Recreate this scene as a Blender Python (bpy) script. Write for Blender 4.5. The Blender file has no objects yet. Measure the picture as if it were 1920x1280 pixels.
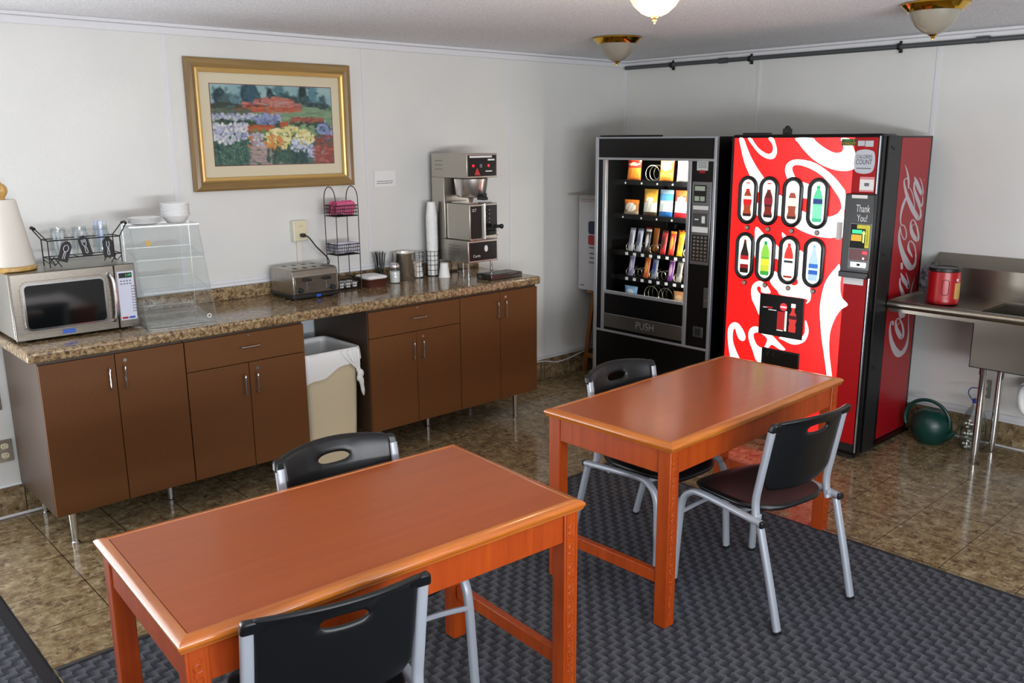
import bpy, bmesh, math, random
from mathutils import Vector, Matrix, noise
random.seed(7)
PI = math.pi
sc = bpy.context.scene
COL = sc.collection

# ------------------------------------------------------------------ mesh builder
class MB:
    def __init__(s):
        s.v = []; s.f = []; s.m = []
    def add(s, vs, fs, mi=0):
        o = len(s.v)
        s.v += [tuple(p) for p in vs]
        for f in fs:
            s.f.append([i + o for i in f]); s.m.append(mi)
        return s
    def box(s, x0, x1, y0, y1, z0, z1, mi=0):
        if x0 > x1: x0, x1 = x1, x0
        if y0 > y1: y0, y1 = y1, y0
        if z0 > z1: z0, z1 = z1, z0
        v = [(x0,y0,z0),(x1,y0,z0),(x1,y1,z0),(x0,y1,z0),(x0,y0,z1),(x1,y0,z1),(x1,y1,z1),(x0,y1,z1)]
        return s.add(v, [(0,3,2,1),(4,5,6,7),(0,1,5,4),(1,2,6,5),(2,3,7,6),(3,0,4,7)], mi)
    def hexa(s, b, t, mi=0):            # four bottom points, four top points
        return s.add(list(b) + list(t), [(0,3,2,1),(4,5,6,7),(0,1,5,4),(1,2,6,5),(2,3,7,6),(3,0,4,7)], mi)
    def cyl(s, p0, p1, r0, r1=None, n=16, mi=0):
        r1 = r0 if r1 is None else r1
        p0 = Vector(p0); p1 = Vector(p1); d = (p1 - p0).normalized()
        a = d.orthogonal().normalized(); b = d.cross(a)
        v = []
        for p, r in ((p0, r0), (p1, r1)):
            for i in range(n):
                t = 2*PI*i/n
                v.append(p + a*math.cos(t)*r + b*math.sin(t)*r)
        f = [(i, (i+1) % n, n + (i+1) % n, n + i) for i in range(n)]
        f += [tuple(reversed(range(n))), tuple(range(n, 2*n))]
        return s.add(v, f, mi)
    def tube(s, path, r, n=8, closed=False, flat=None, up=None, mi=0, sq=0):
        P = [Vector(p) for p in path]; m = len(P)
        rs = r if isinstance(r, (list, tuple)) else [r]*m
        flat = flat or 1.0
        v = []; A = None
        for i in range(m):
            if closed: t = P[(i+1) % m] - P[i-1]
            else: t = P[min(i+1, m-1)] - P[max(i-1, 0)]
            t.normalize()
            if up is not None: A = Vector(up)
            elif A is None: A = t.orthogonal()
            A = (A - t*A.dot(t))
            if A.length < 1e-6: A = t.orthogonal()
            A.normalize(); B = t.cross(A)
            for k in range(n):
                q = 2*PI*(k+.5)/n; c_, s_ = math.cos(q), math.sin(q)
                if sq: c_ = math.copysign(abs(c_)**sq, c_); s_ = math.copysign(abs(s_)**sq, s_)
                v.append(P[i] + A*c_*rs[i]*flat + B*s_*rs[i])
        f = []
        for i in range(m if closed else m-1):
            j = (i+1) % m
            for k in range(n):
                l = (k+1) % n
                f.append((i*n+k, i*n+l, j*n+l, j*n+k))
        if not closed:
            f.append(tuple(reversed(range(n)))); f.append(tuple(range((m-1)*n, m*n)))
        return s.add(v, f, mi)
    def lathe(s, prof, c=(0,0,0), n=28, mi=0, sx=1, sy=1):
        v = []; m = len(prof)
        for r, z in prof:
            r = max(r, 1e-5)
            for i in range(n):
                t = 2*PI*i/n
                v.append((c[0] + math.cos(t)*r*sx, c[1] + math.sin(t)*r*sy, c[2] + z))
        f = []
        for j in range(m-1):
            for i in range(n):
                k = (i+1) % n
                f.append((j*n+i, j*n+k, (j+1)*n+k, (j+1)*n+i))
        if prof[0][0] > 1e-4: f.append(tuple(reversed(range(n))))
        if prof[-1][0] > 1e-4: f.append(tuple(range((m-1)*n, m*n)))
        return s.add(v, f, mi)
    def sphere(s, c, r, n=16, sx=1, sy=1, sz=1, mi=0):
        k = n//2
        return s.lathe([(r*math.sin(PI*i/k), -r*sz*math.cos(PI*i/k)) for i in range(k+1)], c, n, mi, sx, sy)
    def grid(s, fn, nu, nv, mi=0, skip=None):
        v = [fn(i/nu, j/nv) for j in range(nv+1) for i in range(nu+1)]
        f = []
        for j in range(nv):
            for i in range(nu):
                if skip and skip(i, j): continue
                a = j*(nu+1)+i
                f.append((a, a+1, a+nu+2, a+nu+1))
        return s.add(v, f, mi)
    def prism(s, poly, M, h, mi=0):     # 2D outline in the plane of matrix M, thickness h
        n = len(poly)
        v = [M @ Vector((x, y, 0)) for x, y in poly] + [M @ Vector((x, y, h)) for x, y in poly]
        f = [tuple(reversed(range(n))), tuple(range(n, 2*n))]
        f += [(i, (i+1) % n, n+(i+1) % n, n+i) for i in range(n)]
        return s.add(v, f, mi)
    def xf(s, M):
        s.v = [tuple(M @ Vector(p)) for p in s.v]; return s
    def join(s, o, mi=None):
        k = len(s.v); s.v += o.v
        s.f += [[i+k for i in f] for f in o.f]
        s.m += o.m if mi is None else [mi]*len(o.m)
        return s

OFF = {}
def obj(name, mb, mats, parent=None, bevel=0, seg=2, sub=0, solid=0, soff=0, ang=35, smooth=True, tri=False):
    me = bpy.data.meshes.new(name)
    off = OFF.get(parent.name, Vector((0,0,0))) if parent else Vector((0,0,0))
    me.from_pydata([(p[0]-off.x, p[1]-off.y, p[2]-off.z) for p in mb.v], [], mb.f)
    if not isinstance(mats, (list, tuple)): mats = [mats]
    for m in mats: me.materials.append(m)
    if len(mats) > 1: me.polygons.foreach_set('material_index', mb.m)
    me.validate()
    bm = bmesh.new(); bm.from_mesh(me)
    if tri: bmesh.ops.remove_doubles(bm, verts=bm.verts, dist=1e-5)
    bmesh.ops.recalc_face_normals(bm, faces=bm.faces)
    bm.to_mesh(me); bm.free()
    if smooth:
        me.polygons.foreach_set('use_smooth', [True]*len(me.polygons))
        me.set_sharp_from_angle(angle=math.radians(ang))
    me.update()
    o = bpy.data.objects.new(name, me); COL.objects.link(o)
    if solid:
        md = o.modifiers.new('s', 'SOLIDIFY'); md.thickness = solid; md.offset = soff
    if bevel:
        md = o.modifiers.new('b', 'BEVEL'); md.width = bevel; md.segments = seg
        md.limit_method = 'ANGLE'; md.angle_limit = math.radians(40)
    if sub:
        md = o.modifiers.new('u', 'SUBSURF'); md.levels = sub; md.render_levels = sub
    if parent:
        o.parent = parent; OFF[o.name] = off
    return o
def tag(o, label, cat, group=None, kind=None):
    o['label'] = label; o['category'] = cat
    if group: o['group'] = group
    if kind: o['kind'] = kind
    return o
def thing(name, label, cat, loc=(0,0,0), rotz=0, group=None, world=False):
    o = bpy.data.objects.new(name, None); COL.objects.link(o)
    o.location = loc; o.rotation_euler = (0, 0, rotz); o.empty_display_size = .05
    OFF[o.name] = Vector(loc) if world else Vector((0,0,0))
    return tag(o, label, cat, group)
def struct(name, mb, m, label=None, **k):
    o = obj(name, mb, m, **k); o['kind'] = 'structure'; o['label'] = label or name.replace('_', ' '); o['category'] = name.split('_')[0]
    return o
def dup(root, loc, rotz=0, label=None, rot=None):
    kids = list(root.children)
    r = root.copy(); COL.objects.link(r); r.location = loc
    r.rotation_euler = rot if rot else (0, 0, rotz)
    if label: r['label'] = label
    for c in kids:
        d = c.copy(); COL.objects.link(d); d.parent = r
        for g in c.children:
            e = g.copy(); COL.objects.link(e); e.parent = d
    return r

# ------------------------------------------------------------------ curves
def cr(pts, k=6, closed=False):         # Catmull-Rom through points of any dimension
    n = len(pts); out = []
    for i in range(n if closed else n-1):
        if closed: p0, p1, p2, p3 = pts[i-1], pts[i], pts[(i+1) % n], pts[(i+2) % n]
        else: p0, p1, p2, p3 = pts[max(i-1,0)], pts[i], pts[i+1], pts[min(i+2,n-1)]
        for j in range(k):
            t = j/k
            out.append(tuple(.5*((2*b)+(c-a)*t+(2*a-5*b+4*c-d)*t*t+(3*b-a-3*c+d)*t**3) for a, b, c, d in zip(p0,p1,p2,p3)))
    if not closed: out.append(tuple(pts[-1]))
    return out
def arc(c, r, a0, a1, n):
    return [(c[0]+r*math.cos(a0+(a1-a0)*i/n), c[1]+r*math.sin(a0+(a1-a0)*i/n)) for i in range(n+1)]
def capsule(w, h, n=10):
    r = w/2
    return arc((0, h/2-r), r, 0, PI, n) + arc((0, -h/2+r), r, PI, 2*PI, n)
def rrect(w, h, r, n=4):
    p = []
    for cx, cy, a in ((w/2-r, h/2-r, 0), (-w/2+r, h/2-r, PI/2), (-w/2+r, -h/2+r, PI), (w/2-r, -h/2+r, 1.5*PI)):
        p += arc((cx, cy), r, a, a+PI/2, n)
    return p
def frame_(ex, ey, o):                  # matrix with axes ex, ey, their normal, at o
    ex = Vector(ex).normalized(); ey = Vector(ey).normalized(); ez = ex.cross(ey)
    return Matrix(((ex.x,ey.x,ez.x,o[0]),(ex.y,ey.y,ez.y,o[1]),(ex.z,ey.z,ez.z,o[2]),(0,0,0,1)))
def FX(x, y, z): return frame_((0,-1,0), (0,0,1), (x,y,z))    # a sheet facing -x (u runs to -y)
def FY(x, y, z): return frame_((1,0,0), (0,0,1), (x,y,z))     # a sheet facing -y (u runs to +x)
_tx = {}
def text(s, h, M, sx=1.0, w=None):      # flat lettering, cap height about h, centred
    cu = bpy.data.curves.new('lettering', 'FONT'); cu.body = s; cu.align_x = 'CENTER'; cu.align_y = 'CENTER'; cu.size = h/.7
    o = bpy.data.objects.new('lettering', cu); COL.objects.link(o)
    me = bpy.data.meshes.new_from_object(o)
    vs = [v.co.copy() for v in me.vertices]; fs = [tuple(p.vertices) for p in me.polygons]
    bpy.data.objects.remove(o); bpy.data.curves.remove(cu); bpy.data.meshes.remove(me)
    if w and vs:
        ww = max(v.x for v in vs) - min(v.x for v in vs); sx = w/ww
    mb = MB(); mb.add([M @ Vector((v.x*sx, v.y, 0)) for v in vs], fs)
    return mb

# ------------------------------------------------------------------ materials
def lin(h):
    if not isinstance(h, str): return tuple(h) + ((1,) if len(h) == 3 else ())
    h = h.lstrip('#'); o = []
    for i in (0, 2, 4):
        c = int(h[i:i+2], 16)/255
        o.append(c/12.92 if c <= .04045 else ((c+.055)/1.055)**2.4)
    return tuple(o) + (1,)
class NT:
    def __init__(s, name):
        s.m = bpy.data.materials.new(name); s.m.use_nodes = True
        s.t = s.m.node_tree; s.b = s.t.nodes['Principled BSDF']; s.out = s.t.nodes['Material Output']
        s._co = None
    def n(s, ty, **k):
        nd = s.t.nodes.new(ty)
        for a, b in k.items():
            if a.startswith('_'): setattr(nd, a[1:], b)
            else:
                key = int(a[1:]) if a[0] == 'i' and a[1:].isdigit() else a.replace('__', ' ')
                if hasattr(b, 'is_linked') or isinstance(b, bpy.types.NodeSocket): s.l(b, nd.inputs[key])
                else: nd.inputs[key].default_value = b
        return nd
    def l(s, a, b): s.t.links.new(a, b)
    def co(s, scale=(1,1,1), rot=(0,0,0), loc=(0,0,0), kind='Object'):
        tc = s.n('ShaderNodeTexCoord'); mp = s.n('ShaderNodeMapping')
        mp.inputs['Scale'].default_value = scale; mp.inputs['Rotation'].default_value = rot; mp.inputs['Location'].default_value = loc
        s.l(tc.outputs[kind], mp.inputs['Vector']); return mp.outputs[0]
    def noise(s, vec, scale, detail=3, rough=.55, dist=0):
        nd = s.n('ShaderNodeTexNoise'); s.l(vec, nd.inputs['Vector'])
        nd.inputs['Scale'].default_value = scale; nd.inputs['Detail'].default_value = detail
        nd.inputs['Roughness'].default_value = rough; nd.inputs['Distortion'].default_value = dist
        return nd.outputs['Fac']
    def vor(s, vec, scale, feat='F1', out='Distance'):
        nd = s.n('ShaderNodeTexVoronoi'); nd.feature = feat; s.l(vec, nd.inputs['Vector']); nd.inputs['Scale'].default_value = scale
        return nd.outputs[out]
    def ramp(s, fac, stops, interp='LINEAR'):
        nd = s.n('ShaderNodeValToRGB'); s.l(fac, nd.inputs[0]); cr_ = nd.color_ramp; cr_.interpolation = interp
        while len(cr_.elements) < len(stops): cr_.elements.new(.5)
        for e, (p, c) in zip(cr_.elements, stops): e.position = p; e.color = lin(c)
        return nd.outputs[0]
    def mix(s, fac, a, b, mode='MIX'):
        nd = s.n('ShaderNodeMix'); nd.data_type = 'RGBA'; nd.blend_type = mode
        for k, q in ((0, fac), (6, a), (7, b)):
            if isinstance(q, bpy.types.NodeSocket): s.l(q, nd.inputs[k])
            else: nd.inputs[k].default_value = q if k == 0 else lin(q)
        return nd.outputs[2]
    def math(s, op, a, b=0.0):
        nd = s.n('ShaderNodeMath'); nd.operation = op
        for k, q in ((0, a), (1, b)):
            if isinstance(q, bpy.types.NodeSocket): s.l(q, nd.inputs[k])
            else: nd.inputs[k].default_value = q
        return nd.outputs[0]
    def bump(s, h, strength=.2, dist=.002):
        nd = s.n('ShaderNodeBump'); nd.inputs['Strength'].default_value = strength; nd.inputs['Distance'].default_value = dist
        s.l(h, nd.inputs['Height']); s.l(nd.outputs[0], s.b.inputs['Normal']); return nd
    def set(s, **k):
        for a, q in k.items():
            a = a.replace('_', ' ')
            if isinstance(q, bpy.types.NodeSocket): s.l(q, s.b.inputs[a])
            else: s.b.inputs[a].default_value = q
        return s
def mat(name, color, rough=.5, metal=0, spec=.5, coat=0, var=0, vs=30, bump=0, bs=200, bd=.001, emit=None, es=1, stretch=None, aniso=0, sss=0, trans=0):
    t = NT(name); c = lin(color)
    t.set(Roughness=rough, Metallic=metal, Specular_IOR_Level=spec, Coat_Weight=coat, Coat_Roughness=.08)
    if var or bump: co = t.co(stretch or (1,1,1))
    if var:
        a = tuple(max(0, q*(1-var)) for q in c[:3]) + (1,); b = tuple(min(1, q*(1+var)) for q in c[:3]) + (1,)
        t.set(Base_Color=t.ramp(t.noise(co, vs, 4), [(.3, a), (.7, b)]))
    else: t.b.inputs['Base Color'].default_value = c
    if bump: t.bump(t.noise(co, bs, 3), bump, bd)
    if emit: t.set(Emission_Color=lin(emit), Emission_Strength=es)
    if trans: t.set(Transmission_Weight=trans)
    return t.m
def clear(name, tint='#f4f6f6', gloss=.12, rough=.03, edge=.5):
    """thin clear sheet: mostly see-through, fresnel sheen"""
    t = NT(name); t.t.nodes.remove(t.b)
    tr = t.n('ShaderNodeBsdfTransparent'); tr.inputs[0].default_value = lin(tint)
    gl = t.n('ShaderNodeBsdfGlossy'); gl.inputs['Roughness'].default_value = rough; gl.inputs[0].default_value = (.9,.9,.9,1)
    lw = t.n('ShaderNodeLayerWeight'); lw.inputs[0].default_value = .5
    f = t.math('MULTIPLY_ADD', t.math('POWER', lw.outputs['Facing'], 4.0), edge); t.t.nodes[-1].inputs[2].default_value = gloss*.25
    mx = t.n('ShaderNodeMixShader'); t.l(f, mx.inputs[0]); t.l(tr.outputs[0], mx.inputs[1]); t.l(gl.outputs[0], mx.inputs[2])
    t.l(mx.outputs[0], t.out.inputs[0]); return t.m

def sheetobj(name, mb, parent):
    ar = []
    for f in mb.f:
        p = [Vector(mb.v[i]) for i in f]; s = Vector((0,0,0))
        for i in range(1, len(p)-1): s += (p[i]-p[0]).cross(p[i+1]-p[0])
        ar.append(s.length)
    mx = max(ar); mb.m = [1 if a < .2*mx else 0 for a in ar]
    return obj(name, mb, [SHEET, SHEETE], parent)
def m_wall(name):
    t = NT(name); co = t.co()
    h = t.math('ADD', t.noise(co, 170, 4, .6), t.math('MULTIPLY', t.noise(co, 60, 2), .5))
    t.bump(h, .35, .0022)
    t.set(Base_Color=t.ramp(t.noise(co, 1.3, 3), [(.3, '#d3d3d0'), (.7, '#dddcd8')]), Roughness=.36, Specular_IOR_Level=.5)
    return t.m
def m_ceiling():
    t = NT('popcorn ceiling'); co = t.co()
    h = t.noise(co, 85, 5, .7); t.bump(h, .55, .004)
    t.set(Base_Color=t.ramp(h, [(.35, '#d0d0d4'), (.62, '#f0f0f2')]), Roughness=.95, Specular_IOR_Level=.1)
    return t.m
def m_floor(name='polished stone tile', tile=True, vert=None):
    t = NT(name); co = t.co()
    n1 = t.noise(co, 16, 7, .72, .3); n2 = t.noise(co, 55, 5, .7); n3 = t.vor(t.co((1,2.2,1)), 24)
    base = t.ramp(n1, [(.25, '#4a3a26'), (.42, '#725d42'), (.56, '#8c7a5b'), (.76, '#b0a080')])
    base = t.mix(t.ramp(n2, [(.55, '#000000'), (.72, '#909090')]), base, '#c7bba3')
    base = t.mix(t.ramp(t.noise(t.co((1,1.5,1)), 26, 4, .65), [(.57, '#000000'), (.66, '#e0e0e0')]), base, '#3b2f24')
    wn = t.n('ShaderNodeTexNoise'); t.l(co, wn.inputs['Vector']); wn.inputs['Scale'].default_value = 45; wn.inputs['Detail'].default_value = 3
    def warp(v):
        ad = t.n('ShaderNodeVectorMath'); ad.operation = 'MULTIPLY_ADD'; t.l(wn.outputs['Color'], ad.inputs[0]); ad.inputs[1].default_value = (.045,.045,.02); t.l(v, ad.inputs[2]); return ad.outputs[0]
    vc = t.n('ShaderNodeTexVoronoi'); t.l(warp(t.co((1,2.1,1))), vc.inputs['Vector']); vc.inputs['Scale'].default_value = 38
    wv = t.n('ShaderNodeTexVoronoi'); t.l(warp(t.co((1.7,1,1))), wv.inputs['Vector']); wv.inputs['Scale'].default_value = 22
    for v_ in (vc, wv):
        s_ = t.n('ShaderNodeSeparateColor'); t.l(v_.outputs['Color'], s_.inputs[0])
        near = t.math('LESS_THAN', v_.outputs['Distance'], .42)
        dk = t.math('MULTIPLY', near, t.math('GREATER_THAN', s_.outputs[0], .82)); lt = t.math('MULTIPLY', near, t.math('GREATER_THAN', s_.outputs[1], .88))
        base = t.mix(t.math('MULTIPLY', dk, .5), base, '#3a2d1f'); base = t.mix(t.math('MULTIPLY', lt, .26), base, '#c9bb9f')
    if tile:
        sp = t.n('ShaderNodeSeparateXYZ'); t.l(co, sp.inputs[0]); g = None
        for ax, off in (((0, 4.63), (1, .032)) if tile is True else tile):
            q = t.math('ABSOLUTE', t.math('SUBTRACT', t.math('FRACT', t.math('ADD', t.math('MULTIPLY', sp.outputs[ax], 1/.308), off/.308 + .5)), .5))
            q = t.math('LESS_THAN', q, .0068 if ax != 1 else .0052)
            g = q if g is None else t.math('MAXIMUM', g, q)
        # each tile is cut from another part of the slab
        base = t.mix(g, base, '#241f19')
    t.set(Base_Color=base, Roughness=t.ramp(n2, [(.3, (.10,)*3), (.8, (.17,)*3)]), Specular_IOR_Level=.38)
    return t.m
def m_granite():
    t = NT('granite laminate'); co = t.co()
    n1 = t.noise(co, 48, 8, .8, .4)
    b = t.ramp(n1, [(.3, '#1b1511'), (.42, '#553f2d'), (.5, '#8d7352'), (.6, '#b09c78'), (.74, '#d3c7ab')])
    b = t.mix(t.ramp(t.noise(co, 95, 4, .7), [(.54, '#000000'), (.63, '#cfcfcf')]), b, '#211a15')
    b = t.mix(t.ramp(t.noise(co, 26, 4, .65), [(.56, '#000000'), (.68, '#b0b0b0')]), b, '#6d625a')
    t.set(Base_Color=b, Roughness=.14, Specular_IOR_Level=.55); return t.m
def m_carpet():
    t = NT('woven mat pile'); co = t.co(); S = .037
    wob = t.n('ShaderNodeTexNoise'); wob.inputs['Scale'].default_value = 55; t.l(co, wob.inputs['Vector'])
    ad = t.n('ShaderNodeVectorMath'); ad.operation = 'MULTIPLY_ADD'; t.l(wob.outputs['Color'], ad.inputs[0]); ad.inputs[1].default_value = (.022,.022,0); t.l(co, ad.inputs[2])
    sp = t.n('ShaderNodeSeparateXYZ'); t.l(ad.outputs[0], sp.inputs[0])
    x = t.math('MULTIPLY', sp.outputs[0], 1/S); y = t.math('MULTIPLY', sp.outputs[1], 1/S)
    par = t.math('ABSOLUTE', t.math('SUBTRACT', t.math('FRACT', t.math('MULTIPLY', t.math('ADD', t.math('FLOOR', x), t.math('FLOOR', y)), .5)), .0))
    par = t.math('GREATER_THAN', par, .25)
    fx, fy = t.math('FRACT', x), t.math('FRACT', y)
    g = t.math('ADD', t.math('MULTIPLY', fx, par), t.math('MULTIPLY', fy, t.math('SUBTRACT', 1.0, par)))
    f = t.noise(co, 330, 3, .65); big = t.noise(co, 3, 2)
    g2 = t.math('ADD', t.math('ADD', t.math('MULTIPLY', g, .42), t.math('MULTIPLY', f, .62)), t.math('MULTIPLY', big, .1))
    t.set(Base_Color=t.ramp(g2, [(.3, '#222326'), (.55, '#3f4045'), (.9, '#63656b')]), Roughness=.95, Specular_IOR_Level=.1)
    t.bump(t.math('ADD', t.math('MULTIPLY', g, .5), f), .6, .004); return t.m
def m_wood(name, dark, mid, light, rough=.3, coat=.2, axis=0, scale=1.0, bump=0):
    t = NT(name); s = [26*scale]*3; s[axis] = 1.6*scale; co = t.co(tuple(s))
    n = t.noise(co, 1.0, 5, .6, .4); n2 = t.noise(co, 6, 3, .6)
    c = t.ramp(t.math('ADD', t.math('MULTIPLY', n, .75), t.math('MULTIPLY', n2, .25)), [(.3, dark), (.5, mid), (.72, light)])
    t.set(Base_Color=c, Roughness=rough, Coat_Weight=coat, Coat_Roughness=.16, Specular_IOR_Level=.32)
    if bump: t.bump(n2, bump, .001)
    return t.m
def m_steel(name, col='#a9a49c', rough=.28, axis=0):
    t = NT(name); s = [900, 900, 900]; s[axis] = 12; co = t.co(tuple(s)); n = t.noise(co, 1.0, 2, .6)
    t.set(Base_Color=lin(col), Metallic=1.0, Roughness=t.ramp(n, [(.3, (rough*.92,)*3), (.7, (rough*1.1,)*3)]))
    return t.m

WALL = m_wall('embossed wall panel'); CEIL = m_ceiling(); FLOOR = m_floor(); SPLASHTILE = m_floor('stone skirting tile', ((0, 4.61), (1, .20)))
GRAN = m_granite(); CARPET = m_carpet()
WHITE = mat('white trim paint', '#d9d9dc', .4); WPLAS = mat('white plastic', '#e6e6e4', .35); FOAM = mat('white foam', '#efefee', .6, bump=.1, bs=600)
RUBBER = mat('black rubber edge', '#24252a', .45, bump=.2, bs=120); DARK = mat('black plastic', '#131415', .38); DARKS = mat('black satin plastic', '#17191b', .3, bump=.12, bs=500)
SEATM = mat('black moulded plastic', '#0d0e10', .36, spec=.4, bump=.2, bs=700, bd=.0005)
GREYM = mat('silver grey powder coat', '#9fa4ad', .38, .25, bump=.05, bs=900)
TOPM = m_wood('red brown veneer', '#93400f', '#9b460f', '#a24b12', .32, .35, 0, .9); EDGEM = m_wood('orange varnished edge', '#974b17', '#b0601f', '#c57a33', .25, .6, 0, 1.2); EDGEY = m_wood('orange varnished end edge', '#974b17', '#b0601f', '#c57a33', .25, .6, 1, 1.2)
LEGM = m_wood('red orange varnish', '#862f07', '#983b0b', '#a8480e', .4, .06, 2, 1.0)
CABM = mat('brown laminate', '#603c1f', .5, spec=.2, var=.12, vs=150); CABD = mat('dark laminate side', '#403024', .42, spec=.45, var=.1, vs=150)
CHROME = mat('chrome', '#d6d6d6', .12, 1); NICKEL = mat('satin nickel', '#c6c2b8', .25, 1); BRASS = mat('polished brass', '#d2a63c', .12, 1)
STEEL = m_steel('brushed steel', '#7b756c', .27, 0); STEELV = m_steel('brushed steel side', '#a7a298', .28, 2); STEELD = m_steel('dull sink steel', '#989288', .3, 1)
MIRROR = mat('polished steel', '#dcd9d3', .26, 1); GLASSK = mat('black oven glass', '#0b0e0f', .06, coat=.5)
SHEET = clear('clear acrylic', '#fcfdfd', .1, .05, .28); SHEETE = clear('acrylic edge', '#dfe4e4', .7, .25, .3); GLASS = clear('clear glass', '#f6f8f8', .15, .02, .3); PANE = clear('machine window', '#fafcfc', .06, .01, .25)
FROST = mat('frosted glass', '#8b8578', .3, coat=.3, sss=0); FROSTON = mat('lit frosted glass', '#ffe9b8', .4, emit='#ffe07a', es=1.7)
GOLD = m_wood('gold leaf moulding', '#7d5f36', '#94743f', '#a88852', .34, .2, 0, .6); GOLDL = mat('bright gold lip', '#d8b36d', .25, .5)
MATB = mat('cream mount board', '#e6d3b6', .8); CREAM = mat('cream plastic', '#d9cfae', .45); PINK = mat('pink paper packet', '#d6638f', .6, var=.15, vs=60)
BEIGE = mat('beige plastic bin', '#c9bb9c', .5, bump=.1, bs=150); BAGM = mat('thin white bin liner', '#dcdcda', .35, bump=.3, bs=25, bd=.004)
INK = mat('black ink', '#101010', .6); INKG = mat('grey ink', '#6f7076', .6); PAPER = mat('white paper', '#e4e4e2', .7)
WIRE = mat('black wire', '#17130f', .4, .3); REDP = mat('red plastic', '#a50d14', .3); RED2 = mat('red printed side', '#9a101a', .35, spec=.4)
REDLIT = mat('backlit red', '#d01015', .25, emit='#f5201c', es=.86); WHLIT = mat('backlit white', '#ffffff', .25, emit='#fbfffb', es=1.1)
REDDIM = mat('unlit red plastic', '#a0060d', .4, spec=.2); GREYD = mat('charcoal metal', '#191a1c', .4, .3); BLKM = mat('black enamel', '#060607', .3, spec=.35)
SILV = mat('silver anodised trim', '#b9bcc2', .3, .7); PIPEM = mat('dark grey conduit', '#55585a', .45, .4)
GREENP = mat('dark green plastic', '#0f3a33', .35, var=.1); LEDR = mat('red indicator lamp', '#ff2020', .3, emit='#ff1520', es=4); LEDG = mat('green display', '#0a6b4a', .3, emit='#22e08a', es=1.2)
WOODL = m_wood('pale turned wood', '#a87f44', '#c39a58', '#d9b676', .35, .3, 2); OAK = m_wood('orange pine', '#7d4a1c', '#96602b', '#a8703a', .4, .2, 2)
KRAFT = mat('tan cardboard', '#a38f76', .8); BASKET = mat('red brown wicker', '#4a1f14', .6, var=.4, vs=90, bump=.6, bs=90, bd=.004)
BLUE = mat('blue label', '#1f4fae', .4); BLUEL = mat('pale blue plastic', '#c9d7f2', .3); TOWEL = mat('paper towel', '#dcd6cb', .9, bump=.25, bs=180)
# ================================================================== SETTING
H = 2.433
XW, YN = -7.4, -6.3
struct('floor', MB().box(XW, .12, YN, .12, -.1, 0), FLOOR, 'polished speckled stone tile floor')
struct('ceiling', MB().box(XW, .12, YN, .12, H, H+.1), CEIL, 'white popcorn ceiling')
struct('wall_right', MB().box(0, .12, YN, .12, 0, H), WALL, 'white panelled wall behind the vending machines')
def open_wall(name, axis, p, a0, a1, w0, w1, z0, z1):
    mb = MB()
    def b(u0, u1, v0, v1):
        if axis == 'y': mb.box(u0, u1, p-.12, p, v0, v1)
        else: mb.box(p-.12, p, u0, u1, v0, v1)
    b(a0, w0, 0, H); b(w1, a1, 0, H); b(w0, w1, 0, z0); b(w0, w1, z1, H)
    return struct(name, mb, WALL, 'white wall with a wide window')
WIN = {'y': (-6.8, -2.3, .85, 2.2), 'a': (-6.75, -5.35, .06, 2.1)}
open_wall('wall_back', 'y', YN, XW-.12, .12, WIN['y'][0], WIN['y'][1], WIN['y'][2], WIN['y'][3])
open_wall('wall_left', 'y', .12, XW, 0, WIN['a'][0], WIN['a'][1], WIN['a'][2], WIN['a'][3])['label'] = 'white panelled wall behind the counter'
struct('wall_side', MB().box(XW-.12, XW, YN, .12, 0, H), WALL, 'white wall at the side of the room')
def window(name, axis, p, w0, w1, z0, z1, n):
    mb = MB(); t = .05
    def b(u0, u1, v0, v1):
        if axis == 'y': mb.box(u0, u1, p-.08, p-.02, v0, v1)
        else: mb.box(p-.08, p-.02, u0, u1, v0, v1)
    b(w0, w1, z0, z0+t); b(w0, w1, z1-t, z1)
    for i in range(n+1):
        u = w0 + (w1-w0-t)*i/n; b(u, u+t, z0+t, z1-t)
    struct(name, mb, WHITE, 'white framed window')
window('window_1', 'y', YN, *WIN['y'], 3)
window('window_2', 'y', .11, *WIN['a'], 2)
struct('baseboard_left', MB().box(-5.3, -.011, -.011, 0, 0, .155), SPLASHTILE, 'stone tile skirting under the counter wall')
struct('baseboard_right', MB().box(-.011, 0, YN, 0, 0, .15), SPLASHTILE, 'stone tile skirting under the vending wall')
struct('trim_1', MB().box(-5.3, -.012, -.016, 0, .157, .168).box(-1.55, -.012, -.016, 0, .168, .178).box(-1.55, -.012, -.02, 0, .178, .205), WHITE, 'white trim above the left skirting', bevel=.003)
struct('trim_2', MB().box(-.016, 0, YN, 0, .152, .17).box(-.02, 0, YN, -.02, .17, .2), WHITE, 'white trim above the right skirting', bevel=.003)
struct('trim_3', MB().box(XW, -.012, -.012, 0, H-.055, H-.018).box(XW, -.03, -.03, 0, H-.018, H), WHITE, 'white ceiling trim on the left wall', bevel=.004)
struct('trim_4', MB().box(-.012, 0, YN, 0, H-.055, H-.018).box(-.03, 0, YN, -.0, H-.018, H), WHITE, 'white ceiling trim on the right wall', bevel=.004)
n = 5
for x in (-1.254, -2.474, -3.694, -4.914):
    struct('trim_%d' % n, MB().box(x-.011, x+.011, -.004, 0, .207 if x > -1.5 else 1.07, H-.056), WHITE, 'white panel joint strip'); n += 1
for y in (-1.216, -2.436, -3.656, -4.876):
    struct('trim_%d' % n, MB().box(-.004, 0, y-.011, y+.011, .202, H-.056), WHITE, 'white panel joint strip'); n += 1
struct('trim_%d' % n, MB().box(-.012, 0, -.012, 0, .21, H-.056), WHITE, 'white corner strip'); n += 1
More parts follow.
